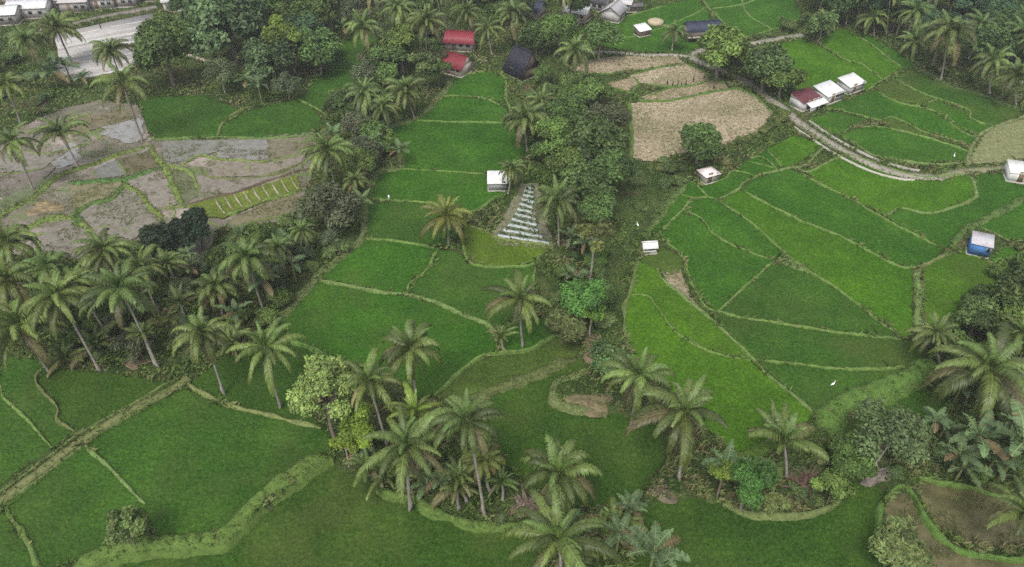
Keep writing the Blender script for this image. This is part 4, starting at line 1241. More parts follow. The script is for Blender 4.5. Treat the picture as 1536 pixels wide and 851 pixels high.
# vegetable plot with rows under plastic film
fill_ = [(786,282),(805,282),(818,362),(744,352)]
FIELDS.append((PP([(782,276),(806,276),(828,372),(738,358)]), -.25))
sheet("bare_soil", [(782,276),(806,276),(830,374),(750,366),(738,352),(760,320)], .0, M_EARTH, (.16,.16,.10), .3, .12, 0)
for k in range(11):
    t = (k / 10) ** 1.15
    yl = 281 + 72 * t; xl = np.interp(yl, [281, 300, 320, 340, 353], [789, 783, 774, 761, 747]); xr = np.interp(yl, [281, 300, 320, 340, 353], [800, 803, 804, 808, 824])
    a = P(xl, yl, .1); b = P(xr, yl + 3 + 9 * t, .1)
    c = (a + b) / 2; d = b - a; L = float(np.linalg.norm(d[:2])); w = .30
    bed = thing("vegetable_bed", (c[0], c[1], 0), "long garden row covered by silvery white film in the striped plot beside the gully", "vegetable bed", "film covered rows of the vegetable plot", atan2(d[1], d[0]))
    r = np.random.default_rng(k); m = MB(); n = int(L / .4) + 2
    X = np.linspace(-L / 2, L / 2, n); V = []
    for yy, zz in ((-w, 0), (-w * .6, .24), (w * .6, .24), (w, 0)):
        V.append(np.c_[X, np.full(n, yy) + r.normal(size=n) * .05, np.full(n, zz + .05) + r.normal(size=n) * .03])
    m.add(np.concatenate(V), [np.array([(q * n + i, q * n + i + 1, (q + 1) * n + i + 1, (q + 1) * n + i) for q in range(3) for i in range(n - 1)])], (.29, .33, .31))
    part(m, "plastic_film", M_PLASTIC, bed)
    m = MB(); T = []
    for i in range(int(L * 5)):
        x0 = -L / 2 + L * r.random(); y0 = w * 1.45 + r.normal() * .12 ; hh = .25 + .3 * r.random()
        if r.random() < .3: y0 = r.normal() * .15
        for q in range(4):
            an = r.random() * 6.28; e = np.array((cos(an), sin(an), 0)) * .22; s = np.array((-sin(an), cos(an), 0)) * .08; p = np.array((x0, y0, .08)); tp = p + e + (0, 0, hh)
            m.add([p - s, p + s, tp + s, tp - s * .3], [np.array([(0, 1, 2, 3)])], np.array((.07, .13, .04)) * (.7 + .6 * r.random()))
    part(m, "leaves", M_LEAF, bed)

# ------------------------------------------------------------------ small things
def mound(px, rx, ry, h, label, name, cat, col, mat, seed, sticks=0, z=0):
    if name == 'earth_heap': h *= .5; col = tuple(np.array(col) * (.72, .76, .74))
    b = P(px[0], px[1], z); t = thing(name, b, label, cat); r = np.random.default_rng(seed)
    m = MB(); n, k = 22, 9; V = [(0, 0, h)]
    for j in range(1, k):
        q = j / (k - 1)
        for i in range(n):
            a = 6.283 * i / n; w = 1 + .35 * sin(3 * a + seed) * q + .22 * (r.random() - .5)
            V.append((rx * q * w * cos(a), ry * q * w * sin(a), h * (1 - q ** 1.8) * (.45 + 1.1 * r.random()) - (.25 if j == k - 1 else 0)))
    T = [(0, 1 + i, 1 + (i + 1) % n) for i in range(n)]
    Q = [(1 + j * n + i, 1 + (j + 1) * n + i, 1 + (j + 1) * n + (i + 1) % n, 1 + j * n + (i + 1) % n) for j in range(k - 2) for i in range(n)]
    C = np.array([np.array(col) * (.6 + .8 * r.random()) for _ in V])
    m.add(V, [np.array(T), np.array(Q)], C); part(m, "heap", mat, t)
    if sticks:
        m = MB()
        for _ in range(sticks):
            a = r.random() * 6.28; q = r.random() * .8; p = np.array((rx * q * cos(a), ry * q * sin(a), h * (1 - q) + .1)); a2 = r.random() * 6.28
            e = p + np.array((cos(a2), sin(a2), .1 + .5 * r.random())) * (.4 + .9 * r.random()) * min(rx, 1.6)
            mid = (p + e) / 2 + np.array((0, 0, .15)); w = .03 + .05 * r.random(); s = np.array((-sin(a2), cos(a2), 0)) * w
            m.add([p - s, p + s, mid + s * 1.5, mid - s * 1.5, e + s * .3, e - s * .3], [np.array([(0, 1, 2, 3), (3, 2, 4, 5)])], np.array(col) * (.7 + .7 * r.random()))
        part(m, "branches", M_STRAW, t)
    return t
mound((1208,728), 2.0, 1.7, 1.3, "reddish brown heap of dead fronds and branches beside the young palm", "brush_heap", "brush heap", (.105,.07,.052), M_EARTH, 1, 45)
mound((1310,716), 1.5, 1.0, 1.0, "grey brown mossy stump at the foot of the grey green tree", "tree_stump", "stump", (.17,.15,.125), M_BARK, 2, 8)
mound((792,762), 2.2, 1.1, .9, "dull brown heap of old fronds under the foreground coconut palm", "frond_heap", "brush heap", (.16,.125,.095), M_EARTH, 3, 40)
mound((990,738), 1.8, 1.3, .5, "bare pale earth heap at the foot of the heavy skirted palm", "earth_heap", "earth heap", (.22,.175,.125), M_EARTH, 4, 0)
mound((938,812), 1.8, 1.1, .5, "reddish earth heap between the foreground bananas", "earth_heap", "earth heap", (.20,.13,.085), M_EARTH, 5, 0)
mound((890,603), 3.2, 1.7, .45, "bare dry earth patch enclosed by the curved bund", "earth_heap", "earth heap", (.20,.16,.09), M_EARTH, 6, 0)
mound((888,515), 1.8, 2.8, .6, "bare reddish earth slope at the lower end of the gully", "earth_heap", "earth heap", (.26,.19,.13), M_EARTH, 7, 0)
mound((70,312), 3.2, 2.0, .7, "tawny heap of dry soil and straw beside the mud field path", "earth_heap", "earth heap", (.29,.22,.13), M_EARTH, 8, 0)
mound((720,92), 2.2, 1.3, .6, "pale orange earth yard heap beside the lower red house", "earth_heap", "earth heap", (.42,.33,.25), M_EARTH, 9, 6)
mound((850,368), 1.5, .6, .4, "reddish soil patch at the lower end of the striped plot", "earth_heap", "earth heap", (.25,.16,.12), M_EARTH, 10, 4)
mound((40,158), 5.5, 1.6, .6, "dark brown bank of bare earth above the flooded mud field", "earth_heap", "earth heap", (.10,.075,.05), M_EARTH, 11, 10)
mound((200,545), 2.0, 1.0, .5, "bare reddish soil at the foot of the pale trunked palm", "earth_heap", "earth heap", (.24,.17,.12), M_EARTH, 12, 8)
mound((245,470), 2.6, 2.0, .4, "bare reddish soil patch inside the left palm grove", "earth_heap", "earth heap", (.22,.16,.11), M_EARTH, 13, 6)
# dead standing stump and white branches
b = P(1369,690); t = thing("dead_stump", b, "tall brown rotten palm stump beside the brown pool's banana plants", "stump")
m = MB(); tube(m, [(0,0,-.2),(.05,0,.9),(.12,.02,1.9),(.2,.05,2.6)], [.32,.26,.22,.10], 9, (.17,.09,.055)); part(m, "trunk", M_BARK, t)
m = MB()
for k in range(7):
    a = k * .9; m.add([(.15,0,2.1+.05*k),(.2,0.05,2.2+.05*k),(.2+.7*cos(a),.7*sin(a),1.4),(.15+.62*cos(a),.7*sin(a),1.2)], [np.array([(0,1,2,3)])], (.22,.13,.08))
part(m, "dead_leaves", M_STRAW, t)
b = P(1283,712); t = thing("dead_branch", b, "bare whitish forked branch lying beside the grey brown stump", "branch")
m = MB(); tube(m, [(0,0,.1),(.4,.1,.9),(.7,.2,1.8),(.75,.3,2.8)], [.09,.08,.06,.02], 6, (.45,.42,.37)); part(m, "limb", M_BARK, t)
m = MB(); tube(m, [(.45,.1,1.0),(1.2,0,1.1),(1.8,-.1,.9)], [.06,.04,.015], 6, (.45,.42,.37)); part(m, "side_branch", M_BARK, t)
# stakes left standing in the stubble
for k, (x, y) in enumerate(((898,82),(938,82),(952,83),(960,83),(968,83),(1001,128),(1008,129),(1016,130),(1022,130),(1028,129),(1040,123),(1056,118),(1070,134))):
    b = P(x, y); r = np.random.default_rng(k); m = MB(); h = .9 + .5 * r.random(); g = r.normal(size=2) * .08
    tube(m, [(b[0], b[1], -.1), (b[0] + g[0] * .5, b[1] + g[1], h * .5), (b[0] + g[0], b[1] + g[1], h)], [.12, .14, .08], 6, (.05, .05, .035))
    o = m.build("wooden_stake", M_WOOD); o.color = (1,1,1,1)
    tag(o, "short dark stake standing along the road side edge of the upper stubble field" if k < 5 else "short dark stake standing on the bund between the stubble fields", "stake", "stakes in the stubble fields")
# round mat
b = P(983,36); t = thing("threshing_mat", b, "round pale straw stack next to the small bright white shed", "straw stack")
m = MB(); tube(m, [(0,0,-.1),(0,0,.7),(0,0,.95),(0,0,1.05)], [1.9,1.95,1.5,.3], 20, (.42,.36,.25)); part(m, "straw", M_STRAW, t)
# birds and markers
def egret(px, yaw, label):
    t = thing("white_egret", P(*px), label, "bird", None, yaw); s = .85
    m = MB(); p = np.array([(-.38,0,.42),(-.22,0,.48),(0,0,.55),(.16,0,.62),(.22,0,.78),(.17,0,.95),(.24,0,1.04),(.30,0,1.03)]) * s
    tube(m, p, np.array([.02,.10,.15,.10,.045,.035,.05,.02]) * s, 10, (.85,.85,.83)); part(m, "body", M_PLAIN, t)
    m = MB(); tube(m, [p[-1], p[-1] + (.16,0,-.02)], [.016,.004], 6, (.6,.42,.08)); part(m, "beak", M_PLAIN, t)
    for y in (-.05,.05):
        m = MB(); tube(m, [(0,y,.45*s),(.02,y,.22*s),(0,y,-.05)], [.022,.014,.014], 5, (.06,.055,.05)); part(m, "leg", M_PLAIN, t)
egret((1248,580), .4, "white egret standing in the dark green strip above the wide green bank")
egret((1430,237), 1.2, "white egret standing in the rice beside the concrete road")
egret((956,341), 2.0, "white egret at the gully edge of the fan shaped terraces")
b = P(583,303); t = thing("marker_flag", b, "white cloth strip on a stick at the left bund of a middle terrace", "flag")
m = MB(); tube(m, [(0,0,-.1),(0,0,.7),(.01,0,1.35)], [.025,.022,.02], 6, (.3,.26,.2)); part(m, "stick", M_WOOD, t)
m = MB(); m.add([(.0,-.03,1.3),(.24,-.04,1.28),(.22,-.02,.8),(.25,.02,.4),(.03,-.01,.35),(.01,-.05,.8),(.0,.02,1.3),(.24,.01,1.28),(.22,.03,.8),(.25,.06,.4),(.03,.04,.35),(.01,.0,.8)], [np.array([(0,1,2,5),(5,2,3,4),(7,6,11,8),(8,11,10,9),(0,6,7,1),(1,7,8,2),(2,8,9,3),(3,9,10,4),(4,10,11,5),(5,11,6,0)])], (.82,.82,.8)); part(m, "cloth", M_PLAIN, t)

# ------------------------------------------------------------------ palms one can tell apart (crown px, base px, crown half width px)
# the grove on the left
palm((85,442),(150,557),54,"coconut palm leaning over the lower left rice field, its bare trunk long and white")
palm((180,432),(237,551),55,"tall coconut palm with pale trunk standing just left of where the straight grass track ends")
palm((302,500),(336,592),48,"shorter coconut palm rooted on the bund beside the end of the straight grass track")
palm((398,522),(421,612),54,"coconut palm with drooping grey fronds alone on the curved bund above the square rice field")
palm((30,488),(75,560),55,"shaggy coconut palm with hanging brown fronds at the left picture edge above the rice bund")
palm((8,420),(45,520),48,"coconut palm at the left edge between the shaggy edge palm and the mud field")
palm((155,375),(195,470),45,"coconut palm standing between the black evergreen tree and the left picture edge")
palm((322,432),(334,474),38,"small dark coconut palm in the thicket behind the leaning track palms", dead=True)
palm((372,388),(394,462),44,"yellowish coconut palm in the grove close to the grey leafless bush")
palm((12,365),(35,440),42,"coconut palm at the left edge beside the lower end of the mud field")
palm((418,372),(430,415),26,"little coconut palm between the grey leafless bush and the yellowish grove palm")
palm((70,402),(120,500),42,"coconut palm behind the long leaning white trunk in the left grove")
palm((110,425),(165,510),40,"coconut palm squeezed between two taller palms in the left grove")
palm((250,395),(275,440),30,"low palm growing in front of the black evergreen tree", dead=False)
palm((215,500),(232,545),24,"stunted palm at the foot of the bank beside the pale trunk", young=True)
palm((452,345),(463,385),24,"small dark palm right below the grey leafless bush")
# around the mud fields
palm((18,212),(50,285),35,"coconut palm at the far left edge of the flooded mud field")
palm((90,198),(117,252),38,"coconut palm standing in the flooded mud field near the pool")
palm((85,42),(112,102),34,"tall coconut palm in front of the terraced concrete yard")
palm((186,125),(214,212),46,"bushy tall coconut palm whose thick trunk meets the corner of the pool and green terrace")
palm((166,76),(196,160),30,"coconut palm with upright fronds before the lower edge of the concrete yard")
palm((8,125),(32,188),30,"coconut palm in the thicket on the left edge above the mud field")
palm((42,62),(70,118),30,"coconut palm under the white roofed houses at the left")
palm((490,225),(507,292),42,"round headed coconut palm at the tip of the yellow striped seed bed")
palm((532,270),(540,300),22,"small coconut palm at the foot of the round headed palm by the seed bed")
palm((546,140),(560,192),34,"coconut palm in the thicket between the green terraces below the red roofs")
palm((608,135),(622,180),32,"coconut palm with golden hanging frond at the corner of the terrace path")
palm((575,160),(585,205),24,"lesser coconut palm hemmed in by the terrace path palm")
palm((620,50),(628,95),24,"coconut palm among the trees left of the upper red roof")
palm((732,42),(738,84),26,"coconut palm between the upper red roof and the black peaked house")
palm((772,22),(776,76),30,"coconut palm right behind the black peaked house")
palm((700,18),(705,58),24,"coconut palm behind the upper red roof")
palm((862,76),(863,132),30,"coconut palm with slim trunk at the left end of the stubble fields")
palm((788,180),(791,228),38,"pale coconut palm at the head of the dark gully trees beside the middle terrace")
palm((812,150),(816,190),26,"smaller coconut palm just above the pale palm of the gully head")
palm((768,252),(762,292),24,"small palm right beside the white field shed", dead=False)
palm((670,322),(673,370),44,"stocky coconut palm with orange drooping fronds on the bund between middle terraces", nuts=True, color=(1.25,1.0,.85))
palm((835,302),(838,370),42,"coconut palm with wide arching fronds beside the striped vegetable beds")
palm((780,447),(784,520),48,"coconut palm with two long side fronds at the right of the middle terraces")
palm((752,505),(757,527),22,"yellowing young palm under the two side fronds palm", young=True)
# foreground
palm((552,572),(580,668),54,"coconut palm with light green arched fronds beside the big pale leaved tree")
palm((615,522),(625,612),54,"coconut palm with feathery upright crown standing against the large middle rice terrace")
palm((700,632),(727,776),60,"pale green coconut palm with very long white trunk reaching the foreground bund", dead=False)
palm((611,668),(616,760),74,"broad coconut palm with reddish dead leaf stalks hanging on its trunk", dead=True)
palm((838,712),(846,780),62,"coconut palm over the heap of dead fronds in the foreground clump")
palm((838,808),(842,880),76,"large dark coconut palm cut by the lower picture edge", dead=False)
palm((958,562),(946,642),56,"coconut palm with spiky fronds beside the bare earth patch and curved bund")
palm((1027,618),(1018,722),68,"heavy coconut palm skirted with dead fronds beside the tip of the brightest terrace", dead=True)
palm((725,690),(735,740),34,"half hidden palm with an orange dead frond behind the long white trunk", color=(1.1,.95,.8))
palm((690,715),(700,752),30,"low dark palm under the broad palm with reddish stalks", young=True, dead=False, name="young_palm")
palm((1176,662),(1180,716),58,"low young palm with upright feathery fronds beside the reddish brush heap", young=True, name="young_palm")
palm((1160,640),(1166,662),34,"yellow green young palm tucked at the end of the green bank", young=True, name="young_palm")
palm((1486,550),(1474,622),72,"large coconut palm with wide heavy fronds above the banana clump on the right")
palm((1404,498),(1410,548),36,"coconut palm at the right end of the olive rice strips", young=False)
palm((1540,770),(1560,840),66,"coconut palm reaching in from the right edge over the brown pools")
palm((1530,500),(1530,560),40,"coconut palm at the right edge behind the heavy fronded palm")
palm((622,618),(628,706),42,"palm with upright yellow green fronds rising between the two big foreground palms",dead=False,color=(1.25,1.25,.8))
palm((752,722),(754,752),30,"small dark palm right of the long white trunk at the foreground bund",young=True,name="young_palm",color=(.7,.8,.8))
palm((687,730),(688,762),26,"small pale palm left of the long white trunk at the foreground bund",young=True,name="young_palm")
palm((210,402),(238,470),40,"coconut palm in the left grove right behind the pale trunked palm")
palm((270,455),(284,500),30,"young low palm on the bare soil patch of the left grove",young=True,name="young_palm")
# the wood in the upper right
palm((1424,50),(1411,122),46,"tallest coconut palm of the wood edge, trunk slanting over the olive terrace")
palm((1310,28),(1311,54),26,"coconut palm at the wood edge nearest the far bright terraces")
palm((1490,92),(1484,142),34,"coconut palm at the wood edge in front of dark trees near the right corner")
palm((1524,112),(1524,160),32,"rightmost coconut palm of the wood edge")
palm((1372,62),(1376,84),26,"small coconut palm of the wood edge left of the slanting trunk")
palm((1276,-25),(1269,38),26,"thin coconut palm with a straight pale bare trunk at the wood's left end")
palm((1336,-15),(1329,54),28,"coconut palm with a leaning pale trunk inside the wood edge")
palm((1238,30),(1242,52),26,"low coconut palm beside the far road end")
palm((1012,48),(1008,76),22,"dark palm in front of the thatched field shelter by the stilt barn")

# ------------------------------------------------------------------ trees one can tell apart
tree('black',(302,340),(305,372),32,"black green evergreen tree, right of the pair by the mud field","pair of black evergreens")
tree('black',(255,362),(262,388),36,"black green evergreen tree, lower left of the pair by the mud field","pair of black evergreens")
tree('lime',(256,375),(258,390),17,"light green bush in front of the black evergreens",color=(.8,.95,.8),name="shrub",cat="shrub")
tree('lime',(428,48),(443,112),34,"bright yellow green tree with pale double trunk above the far left terraces",color=(.66,.68,.9))
tree('dark',(258,82),(262,132),42,"big dark tree standing beside the concrete yard",zs=1.25)
tree('mid',(243,40),(250,70),22,"small yellowish crowned tree at the right corner of the concrete yard")
tree('grey',(334,108),(338,140),24,"pale brownish tree beside the bananas above the green terrace")
tree('blue',(350,40),(356,96),58,"huge dark tree in the back of the far left wood",zs=1.1)
tree('blue',(410,92),(414,126),40,"dark bluish tree right under the yellow green tree")
tree('dark',(478,75),(482,112),34,"dark tree right of the yellow green tree")
tree('mid',(395,15),(400,60),42,"tall tree at the top edge above the yellow green tree")
tree('mid',(460,15),(462,60),38,"tree at the top edge right of the yellow green tree")
tree('grey',(535,15),(538,44),26,"thin grey tree by the far sandy path")
tree('grey',(430,130),(434,150),22,"brownish shrubby tree at the edge of the far left terrace")
tree('mid',(600,65),(604,110),32,"rounded tree left of the red roofs")
tree('dark',(575,85),(580,120),28,"dark tree beside the narrow far terrace")
tree('small',(640,95),(642,140),26,"light green tree left of the lower red roof")
tree('mid',(555,200),(560,225),24,"green tree in the thicket by the terrace path corner")
tree('dark',(520,165),(524,192),28,"dark tree in the thicket below the narrow far terrace")
tree('grey',(492,318),(498,350),46,"grey leafless looking bush beside the terrace path",color=(.88,.86,.86))
tree('mid',(892,58),(898,92),30,"tree in front of the white hamlet roofs")
tree('mid',(832,48),(838,84),28,"tree between the black peaked house and the hamlet")
tree('dark',(800,55),(804,84),24,"dark tree behind the black peaked house's right side")
# the dark gully wood in the middle
for cx, cy, bx, by, rr, kd, lb in ((880,215,884,262,46,'dark',"largest dark tree of the gully wood in the middle"), (835,205,838,250,34,'mid',"yellowish green tree on the left flank of the gully wood"),
        (905,250,908,300,34,'dark',"dark tree on the right flank of the gully wood"), (872,280,874,322,40,'dark',"dark tree in the lower middle of the gully wood"),
        (893,312,894,348,28,'dark',"lowest dark tree at the foot of the gully wood"), (845,165,848,200,28,'mid',"olive tree at the top of the gully wood"),
        (905,180,908,215,32,'grey',"brownish grey tree on top of the gully wood"), (845,250,848,290,30,'mid',"green tree right above the wide fronded palm by the beds"),
        (875,140,876,165,26,'mid',"bushy green tree below the left end of the stubble fields"), (922,195,925,222,16,'small',"light tree between the gully wood and the big stubble field")):
    tree(kd,(cx,cy),(bx,by),rr,lb,"trees of the gully wood")
tree('papaya',(884,355),(884,428),27,"slim tree with bare white trunk and small yellowish crown in the gully")
tree('mid',(1085,72),(1074,118),40,"leaning green tree at the bend of the road")
tree('dark',(1140,108),(1142,140),40,"dark green tree beside the road opposite the stubble field")
tree('mid',(1165,120),(1168,148),28,"lighter green tree between the road and the maroon roof")
tree('mid',(1042,215),(1044,248),32,"round green tree at the lower corner of the big stubble field")
tree('small',(1224,38),(1226,66),24,"pale leafed tree at the far road end")
tree('pale',(492,590),(505,668),52,"big tree with pale light green leaves among the foreground palms",color=(1.05,1.05,.9))
tree('lime',(555,640),(560,690),36,"lime green leafy tree below the pale leaved tree")
tree('lime',(520,672),(524,700),26,"low lime green shrub at the end of the wide grassy bank",name="shrub",cat="shrub")
tree('small',(204,788),(207,824),38,"small round tree alone on the wide grassy bank at lower left")
tree('grey',(1304,660),(1306,712),56,"grey green tree with dead white branches beside the lower right pools",color=(1.05,1.25,1.0))
tree('dark',(1108,722),(1110,766),34,"dense dark round shrub tree on the bund beside the young palm",color=(.9,1.25,.9),zs=1.3)
tree('mid',(1072,705),(1075,745),22,"yellow green shrub at the foot of the heavy skirted palm",color=(1.3,1.15,.7))
tree('grass_bush',(1330,822),(1335,850),34,"pale feathery bush between the dark rice and the lower right pools")
tree('dark',(1505,455),(1500,500),48,"dark spreading tree at the right edge below the blue hut")
tree('mid',(1520,500),(1515,540),44,"leafy green tree at the right edge above the heavy fronded palm")
tree('dark',(1450,470),(1450,510),34,"green tree between the yellowish terrace and the heavy fronded palm")
tree('mid',(1528,410),(1530,445),30,"grey green tree at the right edge beside the blue hut",color=(.8,.85,.9))
tree('dark',(1440,545),(1440,580),34,"dark bushy tree at the end of the wide green bank")
tree('dark',(1260,690),(1262,722),34,"dark shrub tree left of the grey stump",color=(1.2,1.3,1.0))
tree('bush',(1240,735),(1240,755),26,"small light bush beside the reddish brush heap",color=(1.3,1.3,.9))
tree('dark',(870,450),(874,492),34,"large leaved dark tree in the gully below the slim white trunk",color=(1.0,1.4,1.0))
tree('lime',(880,470),(884,505),22,"glossy light green tree in the gully below the slim white trunk",color=(.6,.8,.8))
tree('bush',(905,540),(906,560),28,"grey green shrub at the top of the spiky palm",color=(1.1,1.2,1.2))
tree('grass_bush',(840,495),(843,515),26,"pale tussocky bush at the lower end of the middle terraces")

# ------------------------------------------------------------------ banana plants one can tell apart
for cx, cy, bx, by, rr, lb in ((372,122,376,150,19,"banana plant left of two above the far left green terrace"), (392,128,394,158,20,"banana plant right of two above the far left green terrace"),
        (80,108,88,132,30,"dark banana clump plant under the concrete yard"), (102,100,108,124,24,"banana plant right below the concrete yard wall"),
        (515,42,518,60,20,"pale banana plant by the far sandy path"), (468,78,470,102,18,"banana plant beside the dark tree by the far terrace"),
        (392,90,396,120,20,"banana plant under the yellow green tree"), (600,225,602,250,22,"banana plant at the bulge of the terrace path"),
        (545,300,546,318,18,"banana plant at the edge of the terrace path by the grey bush"), (560,215,562,240,20,"banana plant in the thicket beside the terrace path"),
        (400,420,404,455,30,"banana plant in the left grove behind the lone curved bund palm"), (440,395,445,425,24,"banana plant beside the small dark palm in the left grove"),
        (360,470,364,500,26,"banana plant amid the left grove's lower edge"), (1078,700,1076,742,36,"grey green banana plant beside the heavy skirted palm"),
        (978,828,972,868,48,"banana plant with light broad leaves at the lower picture edge"), (925,800,922,842,36,"banana plant between the large dark palm and the earth heap"),
        (940,765,940,795,24,"small banana plant beside the reddish earth heap"), (1500,665,1495,722,60,"large banana plant with grey green leaves above the brown pool"),
        (1440,655,1440,700,42,"banana plant behind the brown dead stump"), (1420,680,1420,712,34,"low banana plant on the bank of the brown pool"),
        (1535,640,1532,690,44,"banana plant at the right edge under the heavy fronded palm"), (660,720,664,752,28,"young banana plant behind the foreground bund"),
        (1470,690,1470,722,32,"bright leaved banana plant right on the brim of the brown pool"), (590,480,590,480,1,"")):
    if lb: banana((cx,cy),(bx,by),rr,lb)

# ------------------------------------------------------------------ vegetation nobody would tell apart one by one
LW = "trees of the far left wood"; RW = "trees of the upper right wood"
fill([(1196,-8),(1240,44),(1275,36),(1320,52),(1375,88),(1420,118),(1470,132),(1545,166),(1700,120),(1600,-60),(1400,-75),(1190,-70)], 120,
     ['dark','dark','blue','mid','palm','dark','blue'], (3.0,5.0), (4,8), {'palm':"coconut palm packed inside the dark wood above the upper right terraces",'dark':"dark broadleaf tree packed inside the wood above the upper right terraces",
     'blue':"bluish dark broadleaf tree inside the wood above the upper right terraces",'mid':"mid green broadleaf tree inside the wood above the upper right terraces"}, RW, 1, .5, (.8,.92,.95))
fill([(275,95),(300,140),(362,160),(450,140),(492,100),(520,50),(570,38),(640,10),(640,-60),(330,-60),(290,30)], 40,
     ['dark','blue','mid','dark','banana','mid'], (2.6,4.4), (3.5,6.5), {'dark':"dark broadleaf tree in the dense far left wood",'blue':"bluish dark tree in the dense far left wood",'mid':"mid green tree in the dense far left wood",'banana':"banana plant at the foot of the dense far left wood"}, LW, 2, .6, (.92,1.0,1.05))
fill([(-90,60),(0,75),(60,90),(100,110),(150,130),(205,140),(212,150),(150,158),(100,160),(20,190),(-90,220)], 30,
     ['bush','banana','grass_bush','mid'], (1.2,2.2), (1.4,2.4), {'dark':"dark tree in the thicket below the concrete yard",'palm':"coconut palm in the thicket below the concrete yard",'mid':"green tree in the thicket below the concrete yard",'banana':"banana plant in the thicket below the concrete yard",'grass_bush':"pale tussocky shrub in the thicket below the concrete yard",'bush':"shrub in the thicket below the concrete yard"}, "plants of the thicket below the concrete yard", 3, .7)
fill([(505,140),(560,95),(590,40),(660,20),(672,70),(668,100),(668,128),(650,145),(622,172),(585,190),(582,215),(596,236),(560,262),(552,290),(540,310),(520,300),(500,210)], 46,
     ['dark','mid','palm','banana','grey','bush','small'], (1.8,3.2), (2,4.5), {k: v + " in the thicket strip between the left terraces and the red roofs" for k, v in dict(dark="dark tree", mid="green tree", palm="coconut palm", banana="banana plant", grey="greyish tree", bush="low shrub", small="light green tree").items()}, "plants of the thicket strip left of the middle terraces", 4, .62)
fill([(660,-60),(690,5),(700,40),(760,60),(830,78),(890,62),(885,30),(850,10),(840,-60)], 24,
     ['dark','mid','palm','mid','grey'], (2.2,3.8), (3,6), {k: v + " in the grove behind the red roofs and the black peaked house" for k, v in dict(dark="dark tree", mid="green tree", palm="coconut palm", grey="greyish tree").items()}, "trees of the grove behind the red roofs", 5, .66)
fill([(790,115),(840,125),(870,150),(915,160),(905,250),(895,330),(895,380),(880,385),(860,370),(850,290),(815,270),(800,230)], 22,
     ['mid','bush','dark','bush','grass_bush'], (1.5,2.8), (1.6,3.4), {k: v + " in the gully between the middle terraces and the stubble field" for k, v in dict(dark="dark tree", mid="green tree", bush="low shrub", grass_bush="pale tussocky shrub").items()}, "plants of the gully wood", 6, .6)
fill([(850,372),(900,385),(905,470),(925,540),(900,560),(880,520),(840,490),(835,440)], 20,
     ['bush','mid','bush','grass_bush','dark','banana'], (1.0,2.1), (1.0,2.2), {k: v + " in the lower gully beside the brightest rice terrace" for k, v in dict(dark="dark tree", mid="green tree", bush="low shrub", grass_bush="pale tussocky shrub", banana="banana plant").items()}, "plants of the lower gully", 7, .62)
fill([(-60,380),(60,392),(120,395),(220,375),(300,398),(430,335),(520,325),(540,350),(500,388),(465,420),(412,486),(424,500),(335,535),(275,572),(225,568),(150,556),(66,545),(-60,530)], 74,
     ['bush','bush','grass_bush','mid','banana','youngpalm','grey','bush','grass_bush'], (1.1,2.3), (1.2,2.6), {k: v + " on the rough bank of the left palm grove" for k, v in dict(mid="small green tree", grey="greyish small tree", bush="low shrub", grass_bush="pale tussocky shrub", banana="banana plant", youngpalm="young low palm").items()}, "undergrowth plants of the left palm grove", 8, .66)
fill([(1050,236),(1000,240),(955,250),(945,330),(972,340),(1005,300),(1030,268)], 9, ['bush','grass_bush','bush'], (1.0,2.2), (1,2),
     {'bush':"green shrub on the slope below the big stubble field", 'grass_bush':"pale tussock shrub on the slope below the big stubble field"}, "shrubs below the big stubble field", 9, .7)
fill([(1060,242),(1100,220),(1150,200),(1188,180),(1176,168),(1145,198),(1092,220),(1050,232)], 16, ['grass_bush','bush'], (1.0,1.8), (1,2),
     {'bush':"green shrub in the hedge between stubble and bright terrace", 'grass_bush':"pale tussock shrub in the hedge between stubble and bright terrace"}, "hedge shrubs along the big stubble field", 10, .55, (1.1,1.0,.9))
fill([(1085,108),(1130,138),(1165,165),(1182,158),(1180,110),(1140,80),(1110,80)], 12, ['bush','mid','dark'], (1.2,2.4), (1.5,3),
     {k: v + " in the roadside thicket above the maroon roof" for k, v in dict(bush="low shrub", mid="green tree", dark="dark tree").items()}, "plants of the roadside thicket", 11, .6)
fill([(530,700),(560,728),(625,748),(735,785),(800,780),(860,770),(900,770),(950,765),(930,820),(900,860),(800,800),(640,700),(520,660)], 22, ['bush','banana','youngpalm','grass_bush'], (.8,1.5), (.8,1.6),
     {k: v + " under the foreground palms" for k, v in dict(bush="low shrub", banana="small banana plant", grass_bush="tussocky shrub", youngpalm="young low palm").items()}, "undergrowth plants of the foreground palms", 12, .7)
fill([(1085,690),(1130,700),(1220,690),(1300,690),(1340,700),(1330,728),(1262,725),(1240,752),(1200,768),(1120,764),(1085,745)], 20, ['bush','grass_bush','bush'], (.8,1.5), (.8,1.6),
     {k: v + " around the reddish brush heap and stump" for k, v in dict(bush="low shrub", grass_bush="tussocky shrub").items()}, "shrubs around the brush heap", 13, .62)
fill([(1375,650),(1430,600),(1560,560),(1560,735),(1500,738),(1440,725),(1378,712)], 24, ['bush','banana','mid','bush'], (1.0,1.8), (1,2),
     {k: v + " in the thicket below the heavy fronded palm on the right" for k, v in dict(bush="low shrub", banana="banana plant", mid="small green tree").items()}, "plants of the right hand thicket", 14, .62)
fill([(1395,500),(1420,490),(1445,468),(1500,430),(1560,390),(1560,560),(1430,590),(1400,560)], 18, ['bush','dark','mid','bush'], (1.2,2.4), (1.2,3),
     {k: v + " at the right edge between the blue hut and the heavy fronded palm" for k, v in dict(bush="low shrub", dark="dark tree", mid="green tree").items()}, "plants of the right edge wood", 15, .6)
fill([(1195,20),(1215,55),(1150,62),(1110,62)], 8, ['bush','small'], (1.0,2.0), (1.4,2.4), {'bush':"shrub along the far end of the road", 'small':"light little tree along the far end of the road"}, "plants along the far road", 16, .7)

